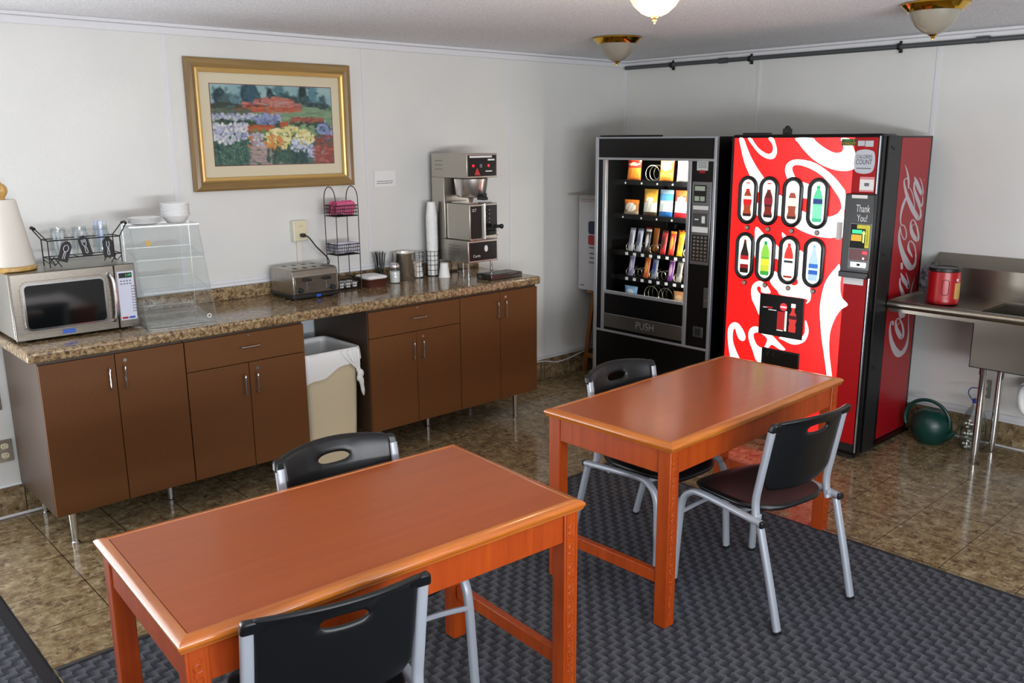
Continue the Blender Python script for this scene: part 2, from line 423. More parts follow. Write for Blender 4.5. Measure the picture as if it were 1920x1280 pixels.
struct('trim_%d' % n, MB().box(-4.66, -1.59, -.014, 0, 1.026, 1.045).box(-4.66, -1.59, -.009, 0, 1.045, 1.064), WHITE, 'white trim rail above the worktop splash', bevel=.003); n += 1
struct('trim_%d' % n, MB().box(-5.3, -4.44, -.026, -.012, 0, .014), WHITE, 'white bead at the foot of the left wall', bevel=.004); n += 1
struct('trim_%d' % n, MB().box(-.026, -.012, YN, -2.66, 0, .01), WHITE, 'white bead at the foot of the right wall', bevel=.003); n += 1

# ------------------------------------------------------------------ mats
t = thing('floor_mat', 'dark grey woven mat with black rubber edges under both tables', 'mat', (-3.4,-3.8,0), world=True)
mx0, mx1, my0, my1, w = -4.925, -1.878, -6.2, -1.575, .042
obj('pile', MB().box(mx0, mx1-w, my0, my1-w, 0, .012), CARPET, t, smooth=False)
obj('edge_strip', MB().hexa([(mx0,my1-w,0),(mx1,my1-w,0),(mx1,my1,0),(mx0,my1,0)], [(mx0,my1-w,.015),(mx1-w,my1-w,.015),(mx1-.02,my1-.012,.006),(mx0,my1-.012,.006)]), RUBBER, t, smooth=False)
obj('edge_strip', MB().hexa([(mx1-w,my0,0),(mx1,my0,0),(mx1,my1-w,0),(mx1-w,my1-w,0)], [(mx1-w,my0,.015),(mx1-.012,my0,.006),(mx1-.012,my1-w,.006),(mx1-w,my1-w,.015)]), RUBBER, t, smooth=False)
t = thing('floor_mat', 'dark grey woven mat along the left edge of the room, reaching past the counter', 'mat', (-5.8,-3.4,0), world=True)
lx0, lx1 = -6.7, -4.93
obj('pile', MB().box(lx0, lx1-.055, my0, -.25, 0, .012), CARPET, t, smooth=False)
obj('edge_strip', MB().hexa([(lx1-.055,my0,0),(lx1,my0,0),(lx1,-.25,0),(lx1-.055,-.25,0)], [(lx1-.055,my0,.019),(lx1-.012,my0,.007),(lx1-.012,-.25,.007),(lx1-.055,-.25,.019)]), RUBBER, t, smooth=False)
MZ = .0122

# ================================================================== TABLES
def make_table(label, loc, rot, L, W):
    t = thing('dining_table', label, 'table', loc, rot, 'wooden dining tables')
    h = .755 - MZ; e = .034
    obj('tabletop', MB().box(-L/2+e, L/2-e, -W/2+e, W/2-e, h-.024, h), TOPM, t)
    prof = [(-.006, -.03), (-.004, -.022), (.0, -.017), (.0, -.010), (-.005, -.004), (-.018, .001), (-e+.003, .002), (-e, -.002), (-e, -.03)]
    cor = [(-1,-1),(1,-1),(1,1),(-1,1)]
    for k in range(4):
        a, b = cor[k], cor[(k+1) % 4]; v = []
        for c in (a, b):
            for d, z in prof: v.append((c[0]*(L/2+d), c[1]*(W/2+d), h+z))
        m = len(prof)
        f = [(i, (i+1) % m, m+(i+1) % m, m+i) for i in range(m)] + [tuple(range(m)), tuple(reversed(range(m, 2*m)))]
        obj('edge_moulding', MB().add(v, f), EDGEY if k % 2 else EDGEM, t, ang=50)
    lw = .056; ax, ay = L/2-.016, W/2-.016; zb, zt = h-.128, h-.03
    for s in (-1, 1):
        obj('apron', MB().box(-ax+lw, ax-lw, s*(ay-.006), s*(ay-.028), zb, zt), LEGM, t, bevel=.002)
        obj('apron', MB().box(s*(ax-.006), s*(ax-.028), -ay+lw, ay-lw, zb, zt), LEGM, t, bevel=.002)
        obj('stretcher', MB().box(s*(ax-.014), s*(ax-.042), -ay+lw, ay-lw, .165, .215), LEGM, t, bevel=.003)
    for sx in (-1, 1):
        for sy in (-1, 1):
            x0 = sx*ax; x1 = sx*(ax-lw); y0 = sy*ay; y1 = sy*(ay-lw)
            leg = obj('leg', MB().box(x0, x1, y0, y1, 0, zt), LEGM, t, bevel=.003)
            cv = MB(); xc = (x0+x1)/2; yy = y0 + sy*.0006; k = 0; z = .05
            while z < zt-.03:
                s = 1 if k % 2 else -1
                cv.tube([(xc + s*q[0], yy, z + q[1]) for q in cr([(-.009,-.012),(.004,-.013),(.011,-.002),(.002,.008),(-.006,.002),(0,-.004)], 3)], .0019, 5)
                cv.tube([(xc - s*q[0], yy, z + q[1]) for q in cr([(.002,.006),(.011,.013),(.004,.022)], 3)], .0016, 5)
                z += .034; k += 1
            for s in (-1, 1): cv.box(xc+s*.0175, xc+s*.0195, yy-.001, yy+.001, .03, zt-.01)
            obj('carving', cv, LEGM, leg)
    return t
make_table('wooden table with orange edge nearest the counter microwave, black chair on each long side', (-4.3387,-2.6665,MZ), math.radians(-3.454), 1.2404, .6945)
make_table('wooden table in front of the vending machines with red reflections on its top', (-2.51,-2.6024,MZ), math.radians(1.11), 1.316, .646)

# ================================================================== CHAIRS  (facing +y, origin on the mat)
def make_chair(label, loc, rot):
    t = thing('stacking_chair', label, 'chair', loc, rot, 'black plastic stacking chairs')
    zr = .425
    for s in (-1, 1):
        p = [(s*.247, .265, 0), (s*.241, .255, .2), (s*.237, .247, .33), (s*.236, .232, .385), (s*.235, .20, .418), (s*.235, .15, .432), (s*.235, .0, .425), (s*.235, -.165, .412)]
        sf = obj('front_leg', MB().tube(cr(p, 5), .0118, 12, flat=1.3, up=(1,0,0), sq=.6), GREYM, t, ang=60)
        obj('end_cap', MB().box(s*.235-.015, s*.235+.015, -.178, -.164, .399, .425), DARK, sf, bevel=.004)
        obj('foot_cap', MB().tube([(s*.247,.265,0), (s*.2466,.2645,.012)], .0128, 12, flat=1.3, up=(1,0,0), sq=.6), DARK, sf)
        p = [(s*.226, -.262, 0), (s*.228, -.21, .2), (s*.2305, -.155, .40)]
        rl = obj('rear_leg', MB().tube(p, .0118, 12, flat=1.3, up=(1,0,0), sq=.6), GREYM, t, ang=60)
        obj('foot_cap', MB().tube([(s*.226,-.262,0), (s*.2262,-.2588,.012)], .0128, 12, flat=1.3, up=(1,0,0), sq=.6), DARK, rl)
        p = [(s*.214, -.128, .398), (s*.214, -.118, .44), (s*.214, -.116, .49), (s*.214, -.128, .56), (s*.213, -.149, .67), (s*.212, -.170, .779)]
        obj('back_post', MB().tube(cr(p, 5), .0115, 12, flat=1.35, up=(1,0,0), sq=.6), GREYM, t, ang=60)
        obj('brace', MB().box(s*.200, s*.2215, -.137, -.113, .412, .434), GREYM, t, bevel=.003)
    obj('front_bar', MB().tube(cr([(-.238,.252,.31), (-.12,.252,.327), (0,.252,.333), (.12,.252,.327), (.238,.252,.31)], 5), .0095, 8), GREYM, t)
    obj('seat_rail', MB().tube(cr([(-.235,-.03,.412), (-.1,-.04,.408), (.1,-.04,.408), (.235,-.03,.412)], 4), .009, 8), GREYM, t)
    obj('seat_rail', MB().tube(cr([(-.236,.17,.424), (-.1,.17,.408), (.1,.17,.408), (.236,.17,.424)], 4), .009, 8), GREYM, t)
    def seat(u, v):
        a, b = 2*u-1, 2*v-1
        x = a*math.sqrt(1-.42*b*b*b*b); y = b*math.sqrt(1-.30*a*a*a*a)
        z = .452 - .012*(1-a*a)*(1-b*b) - .028*max(0, b-.62)**2/.1444*1.0 + .006*max(0, -b-.5)
        w = .214 if b > -.4 else .214 - .02*((-b-.4)/.6)**2
        return (x*w, .055 + y*.222, z)
    obj('seat', MB().grid(seat, 18, 18), SEATM, t, solid=.022, soff=-1, sub=1)
    NU, NV = 22, 18
    hole = lambda i, j: 7 <= i < 15 and 13 <= j < 16
    def back(u, v):
        a = 2*u-1
        i, j = round(u*NU), round(v*NV)
        if 7 <= i <= 15 and 13 <= j <= 16:       # border of the hand hole becomes an ellipse
            q = math.atan2((j-14.5)/1.5, (i-11)/4); du = math.cos(q)*.15; dv = math.sin(q)*.046
            a = 2*du; v = .775 + dv
        top = .818 + .016*(1-a*a)
        bot = .505 + .012*a*a
        z = bot + (top-bot)*v
        w = .204 - .012*(1-v) - (.03*max(0, .12-v)/.12)
        y = -.118 - .052*(z-.5)/.3 - .054*(1-a*a)*(0.45+.55*v)
        if v > .9:
            q = (v-.9)/.1; y -= .024*q*q; z -= .012*q*q
        return (a*w, y, z)
    mb = MB().grid(back, NU, NV, skip=hole)
    bk = obj('backrest', mb, SEATM, t, solid=.016, soff=0, sub=1)
    for s in (-1, 1):
        c = MB(); ys = lambda z: -.148-.018*(z-.66)/.095
        c.hexa([(s*.175,-.190,.770),(s*.231,-.188,.770),(s*.231,-.156,.770),(s*.175,-.172,.770)], [(s*.160,-.204,.808),(s*.226,-.197,.806),(s*.226,-.168,.806),(s*.160,-.186,.808)])
        obj('corner_cap', c, SEATM, bk, bevel=.009, seg=3)
    return t
make_chair('black chair pulled out at the near side of the table facing the vending machines', (-2.605,-3.005,MZ), math.radians(-8))
ch = [o for o in bpy.data.objects if o.name == 'stacking_chair'][0]
dup(ch, (-2.63,-2.415,MZ), math.radians(178.6), 'black chair between the vending machine table and the snack machine')
dup(ch, (-4.145,-2.438,MZ), math.radians(175.5), 'black chair on the cabinet side of the near table, back toward the bin')
dup(ch, (-4.622,-2.955,MZ), math.radians(-12), 'black chair in front of the near table, cut by the bottom of the photo')

# ================================================================== BASE CABINETS
FYc = -.6085
def handle_v(parent, x, z, h=.1):
    mb = MB().tube(cr([(x, FYc-.018, z-h/2), (x, FYc-.04, z-h/2), (x, FYc-.046, z-h/2+.008), (x, FYc-.046, z), (x, FYc-.046, z+h/2-.008), (x, FYc-.04, z+h/2), (x, FYc-.018, z+h/2)], 3), .0042, 8)
    obj('handle', mb, CHROME, parent)
def handle_h(parent, x, z, w=.1):
    mb = MB().tube(cr([(x-w/2, FYc-.018, z), (x-w/2, FYc-.04, z), (x-w/2+.008, FYc-.046, z), (x, FYc-.046, z), (x+w/2-.008, FYc-.046, z), (x+w/2, FYc-.04, z), (x+w/2, FYc-.018, z)], 3), .0042, 8)
    obj('handle', mb, CHROME, parent)
def cabinet(x0, x1, drawer, label, legs, dk=(None, None), split=.5):
    t = thing('base_cabinet', label, 'cabinet', ((x0+x1)/2, -.32, 0), group='brown base cabinets', world=True)
    z0, z1, ys = .172, .897, FYc
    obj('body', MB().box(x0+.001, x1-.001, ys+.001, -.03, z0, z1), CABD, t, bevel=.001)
    xm = x0 + (x1-x0)*split; g = .0018; top = z1-.012
    if drawer:
        zd = z1-.165
        d = obj('drawer', MB().box(x0+g, x1-g, ys-.018, ys, zd+g, top), CABM, t, bevel=.0012); handle_h(d, (x0+x1)/2+.01, zd+.085)
        obj('lock', MB().cyl((xm+.008, ys-.0175, top-.012), (xm+.008, ys-.021, top-.012), .006), NICKEL, d)
        top = zd-g
    for s, (a, b) in ((-1, (x0+g, xm-g)), (1, (xm+g, x1-g))):
        d = obj('door', MB().box(a, b, ys-.018, ys, z0+.002, top), CABM, t, bevel=.0012)
        handle_v(d, xm + s*.034, top-.11)
        if s > 0: obj('lock', MB().cyl((xm+.044, ys-.0175, top-.035), (xm+.044, ys-.022, top-.035), .0085), NICKEL, d)
    for lx, ly in legs:
        obj('leg', MB().lathe([(.019,0),(.019,.012),(.015,.016),(.0185,.155),(.024,.158),(.024,.172)], (lx, ly, 0), 18), CHROME, t)
    return t
cabinet(-4.626, -3.978, False, 'brown two-door cabinet under the microwave', [(-4.545,-.56), (-4.545,-.09), (-4.02,-.375)])
cabinet(-3.976, -3.328, True, 'brown cabinet with a drawer and two doors, left of the bin', [(-3.41,-.56), (-3.41,-.09)])
cabinet(-2.92, -2.254, True, 'brown cabinet with a drawer and two doors, right of the bin', [(-2.84,-.56), (-2.84,-.09), (-2.315,-.345)])
cabinet(-2.252, -1.591, False, 'brown two-door cabinet under the coffee machine', [(-1.748,-.575), (-1.748,-.09)])
t = thing('worktop', 'long granite-pattern worktop over the brown cabinets', 'worktop', (-3.1,-.32,.9), world=True)
WT = .951
obj('slab', MB().box(-4.664, -1.565, -.637, -.001, .8985, WT), GRAN, t, bevel=.014, seg=4)
obj('splashback', MB().box(-4.66, -1.58, -.022, -.001, WT+.0002, 1.024), GRAN, t, bevel=.006, seg=2)

# ------------------------------------------------------------------ bin in the gap
t = thing('waste_bin', 'tall beige plastic bin in the gap between the cabinets', 'bin', (-3.125,-.39,0), world=True)
def ring(x0, x1, y0, y1, z, r=.03, n=4):
    cx, cy = (x0+x1)/2, (y0+y1)/2
    return [(cx+p[0], cy+p[1], z) for p in rrect(x1-x0, y1-y0, r, n)]
bx = (-3.306, -2.956, -.578, -.195)
def loft(rings, cap0=True, cap1=False):
    n = len(rings[0]); v = [p for r in rings for p in r]; f = []
    for j in range(len(rings)-1):
        for i in range(n): f.append((j*n+i, j*n+(i+1) % n, (j+1)*n+(i+1) % n, (j+1)*n+i))
    if cap0: f.append(tuple(reversed(range(n))))
    if cap1: f.append(tuple(range((len(rings)-1)*n, len(rings)*n)))
    return MB().add(v, f)
E_ = lambda d, z: ring(bx[0]-d, bx[1]+d, bx[2]-d, bx[3]+d, z)
ZR = .690
obj('body', loft([E_(-.024, 0), E_(-.004, ZR-.03), E_(.004, ZR-.028), E_(.004, ZR), E_(-.007, ZR), E_(-.011, ZR-.06), E_(-.030, .02)]), BEIGE, t)
t = thing('bin_liner', 'thin white plastic liner folded over the rim of the beige bin', 'bin liner', (-3.125,-.39,ZR), world=True)
ZL = ZR+.0045
def dense(r):
    o = []
    for i in range(len(r)):
        p, q = Vector(r[i-1]), Vector(r[i]); k = max(1, int((q-p).length/.022))
        for j in range(k): o.append(tuple(p+(q-p)*j/k))
    return o
def ringd(dx, z):
    base = dense(E_(0, 0)); cx, cy = (bx[0]+bx[1])/2, (bx[2]+bx[3])/2
    hx, hy = (bx[1]-bx[0])/2, (bx[3]-bx[2])/2
    return [(cx+(p[0]-cx)*(hx+dx)/hx, cy+(p[1]-cy)*(hy+dx)/hy, z) for p in base]
rings = [ringd(-.022, ZR-.30), ringd(-.0135, ZR-.10), ringd(-.011, ZR-.01), ringd(-.006, ZL), ringd(.006, ZL)]
for k, (d, dz) in enumerate([(.0095, .035), (.011, .08), (.012, .125), (.0135, .17)]):
    r = []
    for i, p in enumerate(ringd(d, ZL)):
        u = (p[0]-bx[0])/(bx[1]-bx[0]); fr = p[1] < (bx[2]+.03)
        amp = (1.0 - .55*max(0, min(1, u/.85))) if fr else .55
        wv = .0022*math.sin(i*2.4+k*1.3) + .002*math.sin(i*.9)
        r.append((p[0]+(0 if fr else wv*.4), p[1]-(abs(wv) if fr else 0), ZL - dz*(amp + .06*math.sin(i*.8))))
    rings.append(r)
obj('bag', loft(rings, False), BAGM, t, ang=80)
kn = MB(); kx, ky = bx[1]-.02, bx[2]-.016
for a, b, c, r in ((-.004,-.002,.125,.017), (.006,-.006,.15,.024), (.0,-.006,.175,.022), (.012,-.004,.20,.014)): kn.sphere((kx+a,ky+b,ZR-c), r, 10, 1, .6, 1.15)
for dx in (-.11,-.07,-.035,.0): kn.tube(cr([(kx+dx,ky+.006,ZR-.004),(kx+dx*.6,ky-.001,ZR-.06),(kx+.002,ky-.003,ZR-.135)], 5), [.009]*4+[.008]*4+[.006]*3, 8)
kn.tube(cr([(kx+.008,ky-.004,ZR-.175),(kx+.014,ky-.006,ZR-.23),(kx+.022,ky-.006,ZR-.285)], 5), [.016]*4+[.012]*4+[.009,.006,.002], 8)
obj('knot', kn, BAGM, t, sub=1, ang=80)
# ================================================================== ON THE LEFT WALL
t = thing('framed_picture', 'gold framed flower garden painting on the wall above the counter', 'picture', (-3.093,-.0,1.92), world=True)
x0, x1, z0, z1 = -3.600, -2.586, 1.566, 2.272
prof = [(0, -.001), (0, -.030), (.012, -.040), (.030, -.043), (.044, -.036), (.050, -.030), (.058, -.034), (.068, -.031), (.074, -.018), (.074, -.001)]
v = []; cs = [(x0,z0,1,1),(x1,z0,-1,1),(x1,z1,-1,-1),(x0,z1,1,-1)]
for k in range(4):
    v = []; m = len(prof)
    for c in (cs[k], cs[(k+1) % 4]):
        for d, y in prof: v.append((c[0]+c[2]*d, y, c[1]+c[3]*d))
    mi = [0,0,0,0,0,1,1,1,0,0]
    mb = MB()
    for i in range(m): mb.add([v[i], v[(i+1) % m], v[m+(i+1) % m], v[m+i]], [(0,1,2,3)], 1 if i in (5,6,7) else 0)
    obj('frame_rail', mb, [m_wood('gold leaf rail %d' % (k % 2), '#735a38', '#8a6f45', '#a08559', .34, .2, 0 if k % 2 == 0 else 2, .6) if k < 2 else bpy.data.materials['gold leaf rail %d' % (k % 2)], GOLDL], t, tri=True, ang=30)
obj('mount_board', MB().box(x0+.07, x1-.07, -.012, -.004, z0+.07, z1-.07), MATB, t)
px0, px1, pz0, pz1 = -3.466, -2.716, 1.703, 2.139
obj('fillet', MB().box(px0-.004, px1+.004, -.0132, -.0121, pz0-.004, pz1+.004), mat('dark red fillet', '#7a4036', .6), t)
NXP, NYP = 190, 110
R = random.Random(11)
img = [[None]*(NXP+1) for _ in range(NYP+1)]
def lerp3(a, b, f): return tuple(p+(q-p)*f for p, q in zip(a, b))
L3 = lambda h: lin(h)[:3]
for j in range(NYP+1):
    vv = j/NYP
    for i in range(NXP+1):
        u = i/NXP
        if vv < .24: c = lerp3(L3('#7fa3ad'), L3('#a9c0bd'), .5+.5*noise.noise((u*6, vv*9, 0)))
        elif vv < .5: c = lerp3(L3('#5f7a56'), L3('#86a178'), .5+.5*noise.noise((u*5, vv*16, 3)))
        else: c = lerp3(L3('#2f4a43'), L3('#5d7a68'), .5+.5*noise.noise((u*9, vv*9, 5)))
        img[j][i] = c
def blob(cx, cy, rx, ry, col, a=1.0, soft=.3):
    c = L3(col) if isinstance(col, str) else col
    for j in range(max(0, int((cy-ry)*NYP)), min(NYP, int((cy+ry)*NYP)+1)+1):
        for i in range(max(0, int((cx-rx)*NXP)), min(NXP, int((cx+rx)*NXP)+1)+1):
            d = math.hypot((i/NXP-cx)/rx, (j/NYP-cy)/ry)
            if d < 1: img[j][i] = lerp3(img[j][i], c, a*min(1, (1-d)/soft))
def dab(u0, u1, v0, v1, n, rx, ry, cols, a=.9, inside=None):
    k = 0
    while k < n:
        u, vv = R.uniform(u0, u1), R.uniform(v0, v1); k += 1
        if inside and not inside((u-u0)/(u1-u0), (vv-v0)/(v1-v0)): continue
        c = lerp3(L3(R.choice(cols)), L3(R.choice(cols)), R.random()); s = R.uniform(.6, 1.3)
        blob(u, vv, rx*s, ry*R.uniform(.6, 1.3), c, a)
for cx, cy, rx, ry, c in ((.07,.15,.06,.12,'#22383c'),(.13,.2,.06,.1,'#4b6063'),(.19,.19,.05,.09,'#6e8f98'),(.28,.12,.055,.15,'#27424f'),(.33,.1,.055,.14,'#35586b'),(.37,.18,.03,.1,'#2c4148'),(.47,.12,.03,.1,'#1f2f33'),(.5,.18,.05,.08,'#263a3a'),(.55,.06,.04,.09,'#4f7f88'),(.6,.14,.04,.06,'#3c5a5a'),(.67,.18,.06,.06,'#33463f'),(.75,.1,.04,.16,'#1d2e30'),(.79,.18,.06,.07,'#2b3b3c'),(.84,.1,.04,.12,'#5c8794'),(.92,.17,.025,.06,'#3f5a68'),(.88,.24,.12,.05,'#22312e'),(.1,.27,.14,.06,'#3f3f33'),(.2,.3,.14,.05,'#5b5f4f')):
    blob(cx, cy, rx, ry, c, 1, .25)
    dab(cx-rx, cx+rx, cy-ry, cy+ry, 26, .016, .024, [c, '#2c4148', '#54757a'], .5)
ell = lambda a, b: (2*a-1)**2 + (2*b-1)**2 < 1
dab(.25,.72,.14,.36,170,.03,.018,['#b8504a','#c2665a','#a03a38','#c98a76'],.85,ell)
dab(.4,.66,.15,.25,50,.025,.018,['#c58a80','#bb6a5c'],.8,ell)
dab(.15,.45,.25,.31,50,.03,.013,['#2c2b27','#4a4436'],.85); dab(.5,1,.27,.45,110,.05,.014,['#7f9a77','#5f7a5c','#93a884'],.7)
dab(.2,.72,.27,.33,90,.035,.012,['#bd5238','#c76a4a','#a5432f'],.85); dab(.0,.3,.3,.37,50,.03,.02,['#4d5a49','#6b6f5e'],.8)
dab(0,.55,.36,.46,190,.013,.02,['#a9a7c4','#c3c2d4','#8b89b4','#d5d2d8'],.85); dab(.0,.55,.44,.54,110,.02,.026,['#2a4038','#3e5a48','#1f2f2b'],.85)
dab(.33,.53,.35,.5,120,.014,.02,['#7d86b0','#9aa1c8','#5b6a8c'],.85,ell)
dab(.64,.92,.4,.47,90,.018,.02,['#a0503f','#b0614d','#8a4036'],.9); dab(.62,.92,.46,.53,70,.02,.018,['#23352c','#35503f'],.9)
dab(.16,.47,.5,.57,90,.028,.016,['#b5552f','#a8482c','#c46a3e'],.9); dab(.54,.62,.46,.54,20,.016,.016,['#c0552f'],.9)
dab(.55,.85,.5,.62,70,.03,.018,['#7f9a6c','#94a97c'],.8); dab(.3,.44,.56,.66,40,.02,.02,['#8fa05f','#6b7f4a'],.8)
for k in range(230):                                                   # iris stems and petals at the left
    u = R.uniform(0,.28); b = R.uniform(.6,1.0)
    for q in range(6): blob(u+R.uniform(-.004,.004)+q*.002, b+q*.018-.05, .006, .02, R.choice(['#2f4f48','#486a58','#1f3a38','#6a8a76']), .7)
dab(0,.27,.48,.78,230,.013,.024,['#d9d6dc','#b9b6d0','#efe9df','#9a98bf'],.9,lambda a,b: b < .9-.5*abs(a-.45))
dab(.28,.52,.7,1,190,.028,.016,['#c7a9a3','#a98d90','#b79a8f','#8f7f86'],.85,lambda a,b: abs(a-.3-.25*b) < .2+.35*b)
dab(.27,.4,.6,.78,60,.013,.02,['#d8cfd6','#a7a3c0','#c97a3f'],.85)
dab(.4,.83,.52,.8,330,.015,.022,['#e3cf7e','#efe0a4','#d6b85e','#f3e8bf'],.92,ell); dab(.4,.56,.62,.82,70,.014,.024,['#d98a3f','#e0a860','#cf7a35'],.9,ell)
dab(.42,.66,.76,.98,90,.014,.04,['#33524a','#4a6a58','#27403c'],.8)
dab(.63,.92,.68,.96,220,.013,.024,['#9aa3c9','#c2c6de','#7f8ab5','#dfe0ea'],.9,lambda a,b: abs(b-.15-.75*a) < .32); dab(.62,.76,.82,1,50,.014,.04,['#22383a','#31504c'],.85)
dab(.86,1,.44,.72,120,.013,.022,['#7d86b8','#a3a7cf','#5f6a94'],.9,ell); dab(.84,1,.62,.76,70,.016,.02,['#a0443c','#43604f','#8a3b36'],.85)
dab(.83,1,.76,1,110,.03,.02,['#9d4a3f','#b4675a','#8d4238'],.9)
pm = MB().grid(lambda u, w: (px0+(px1-px0)*u, -.0136, pz1-(pz1-pz0)*w), NXP, NYP)
tp = NT('garden painting'); at_ = tp.n('ShaderNodeVertexColor'); at_.layer_name = 'paint'; tp.l(at_.outputs[0], tp.b.inputs['Base Color']); tp.set(Roughness=.7)
po = obj('print', pm, tp.m, t, smooth=False)
ca = po.data.color_attributes.new('paint', 'FLOAT_COLOR', 'POINT')
fl = []
for j in range(NYP+1):
    for i in range(NXP+1): fl += list(img[j][i]) + [1.0]
ca.data.foreach_set('color', fl)
obj('glass', MB().box(x0+.07, x1-.07, -.0165, -.0150, z0+.07, z1-.07), PANE, t)

def outlet(label, M, plate, sock, w=.072, h=.115, d=.006, cat='outlet'):
    o = M.to_translation()
    t = thing('wall_outlet', label, cat, tuple(o), world=True)
    obj('cover_plate', MB().prism(rrect(w, h, .006), M, d), plate, t, bevel=.0015)
    for s in (-1, 1):
        M2 = M @ Matrix.Translation((0, s*.024, d))
        f = obj('socket', MB().prism(rrect(.034, .028, .011), M2, .0025), sock, t)
        k = MB()
        for q in (-.0065, .0065): k.prism(rrect(.002, .009, .0009, 1), M2 @ Matrix.Translation((q, .003, .0025)), .0006)
        k.prism(rrect(.004, .004, .0019), M2 @ Matrix.Translation((0, -.008, .0025)), .0006)
        obj('slot', k, INK, f)
    return t
t = thing('wall_outlet', 'cream surface-mounted outlet on the wall above the toaster, plug in its lower socket', 'outlet', (-2.985,0,1.31), world=True)
obj('back_box', MB().box(-3.032, -2.94, -.042, 0, 1.250, 1.373), mat('ivory back box', '#ddd9c6', .5), t, bevel=.004)
obj('cover_plate', MB().box(-3.022, -2.948, -.047, -.0421, 1.254, 1.369), CREAM, t, bevel=.002)
for zz in (1.337, 1.287):
    f = obj('socket', MB().prism(rrect(.034, .028, .011), FY(-2.985, -.0471, zz), .0018), CREAM, t)
    k = MB()
    for q in (-.0065, .0065): k.box(-2.985+q-.001, -2.985+q+.001, -.0496, -.0488, zz-.001, zz+.008)
    obj('slot', k, INK, f)
tag(obj('cable_raceway', MB().box(-3.0, -2.968, -.016, 0, 1.066, 1.249), mat('cream raceway', '#dad6ca', .5), bevel=.002), 'cream cable raceway running down the wall from the outlet', 'cable raceway')
outlet('steel outlet plate with cream sockets on the wall left of the cabinets', FY(-4.672, 0, .345), NICKEL, CREAM)
t = thing('switch_plate', 'grey plate at the left edge, on the wall above the steel outlet', 'wall plate', (-4.695,0,.628), world=True)
obj('cover_plate', MB().prism(rrect(.075,.115,.005), FY(-4.695,0,.612), .005), NICKEL, t, bevel=.0015)
t = thing('wall_plate', 'pale blank plate on the wall in the gap above the bin', 'wall plate', (-2.955,0,.70), world=True)
obj('cover_plate', MB().prism(rrect(.085,.12,.005), FY(-2.965,0,.70), .006), mat('pale plate', '#c9d0d6', .4), t, bevel=.0015)
t = thing('paper_note', 'small white note with two printed lines taped to the wall', 'note', (-2.34,0,1.6), world=True)
obj('sheet', MB().box(-2.425, -2.262, -.0055, -.0045, 1.545, 1.645), PAPER, t)
k = MB()
for zz in (1.577, 1.564):
    x = -2.405
    while x < -2.285:
        w = R.uniform(.006,.016); k.box(x, x+w, -.0061, -.0056, zz, zz+.005); x += w+.004
obj('printed_line', k, INKG, t)
tag(obj('white_cable', MB().tube(cr([(-1.55,-.03,.18), (-1.2,-.035,.165), (-.95,-.034,.150), (-.8,-.035,.120), (-.65,-.036,.128), (-.45,-.034,.16), (-.3,-.034,.17)], 6), .0045, 8), WHITE), 'thin white cable along the skirting right of the counter', 'cable')

# ================================================================== MICROWAVE
t = thing('microwave', 'stainless steel microwave at the left end of the worktop', 'microwave', (-4.37,-.25,WT), world=True)
a, b, zb, zt, yf = -4.645, -4.100, .966, 1.262, -.395
obj('case', MB().box(a, b, yf, -.045, zb, zt), m_steel('grey painted steel', '#b7b4ab', .35, 1), t, bevel=.003)
xs = -4.196
d = obj('door', MB().box(a, xs-.0015, yf-.028, yf, zb-.006, zt+.004), STEEL, t, bevel=.004)
w0, w1, q0, q1 = -4.598, -4.246, 1.006, 1.216
Mw = FY((w0+w1)/2, yf-.028, (q0+q1)/2)
for k, (g, h, m_) in enumerate(((.012, .003, STEEL), (.004, .005, CHROME))): obj('window_frame', MB().prism(rrect(w1-w0+2*g, q1-q0+2*g, .022+g), Mw, h), m_, d, bevel=.001)
wn = obj('window_pane', MB().prism(rrect(w1-w0-.012, q1-q0-.012, .018), Mw, .0058), GLASSK, d)
hd = MB().tube(cr([(xs-.026, yf-.028, zt-.035), (xs-.024, yf-.05, zt-.042), (xs-.018, yf-.058, zt-.075), (xs-.016, yf-.06, (zb+zt)/2), (xs-.018, yf-.058, zb+.075), (xs-.024, yf-.05, zb+.042), (xs-.026, yf-.028, zb+.035)], 5), .0075, 10)
obj('handle', hd, CHROME, d)
bl = obj('brand_badge', MB().box(-4.452, -4.396, yf-.0292, yf-.0278, .972, .992), BLUE, d)
pl = obj('control_panel', MB().box(xs+.0015, b, yf-.026, yf, zb-.006, zt+.004), STEEL, t, bevel=.003)
kp = obj('keypad_sheet', MB().box(xs+.010, b-.010, yf-.0275, yf-.0262, zb+.03, zt-.03), mat('pale lilac keypad', '#c9cbdc', .4), pl)
obj('display', MB().box(xs+.018, b-.018, yf-.0284, yf-.0276, zt-.062, zt-.038), INK, pl)
dg = text('1:19', .011, FY((xs+b)/2+.012, yf-.0287, zt-.05)); obj('display_digits', dg, LEDG, pl)
kk = MB()
for r in range(12):
    for c in range(2 if r > 1 else 4):
        xx = (b-.026+c*.009) if r > 1 else xs+.022+c*.014
        kk.box(xx, xx+.006 if r > 1 else xx+.009, yf-.028, yf-.0276, zt-.08-r*.0135, zt-.074-r*.0135)
obj('key', kk, INKG, pl)
obj('stop_key', MB().box(xs+.016, xs+.043, yf-.0284, yf-.0276, zb+.036, zb+.046), REDP, pl); obj('start_key', MB().box(xs+.048, xs+.076, yf-.0284, yf-.0276, zb+.036, zb+.046), BLUE, pl)
for x in (a+.04, b-.04):
    for y in (yf+.03, -.08): obj('foot', MB().cyl((x,y,WT), (x,y,zb+.001), .014), DARK, t)

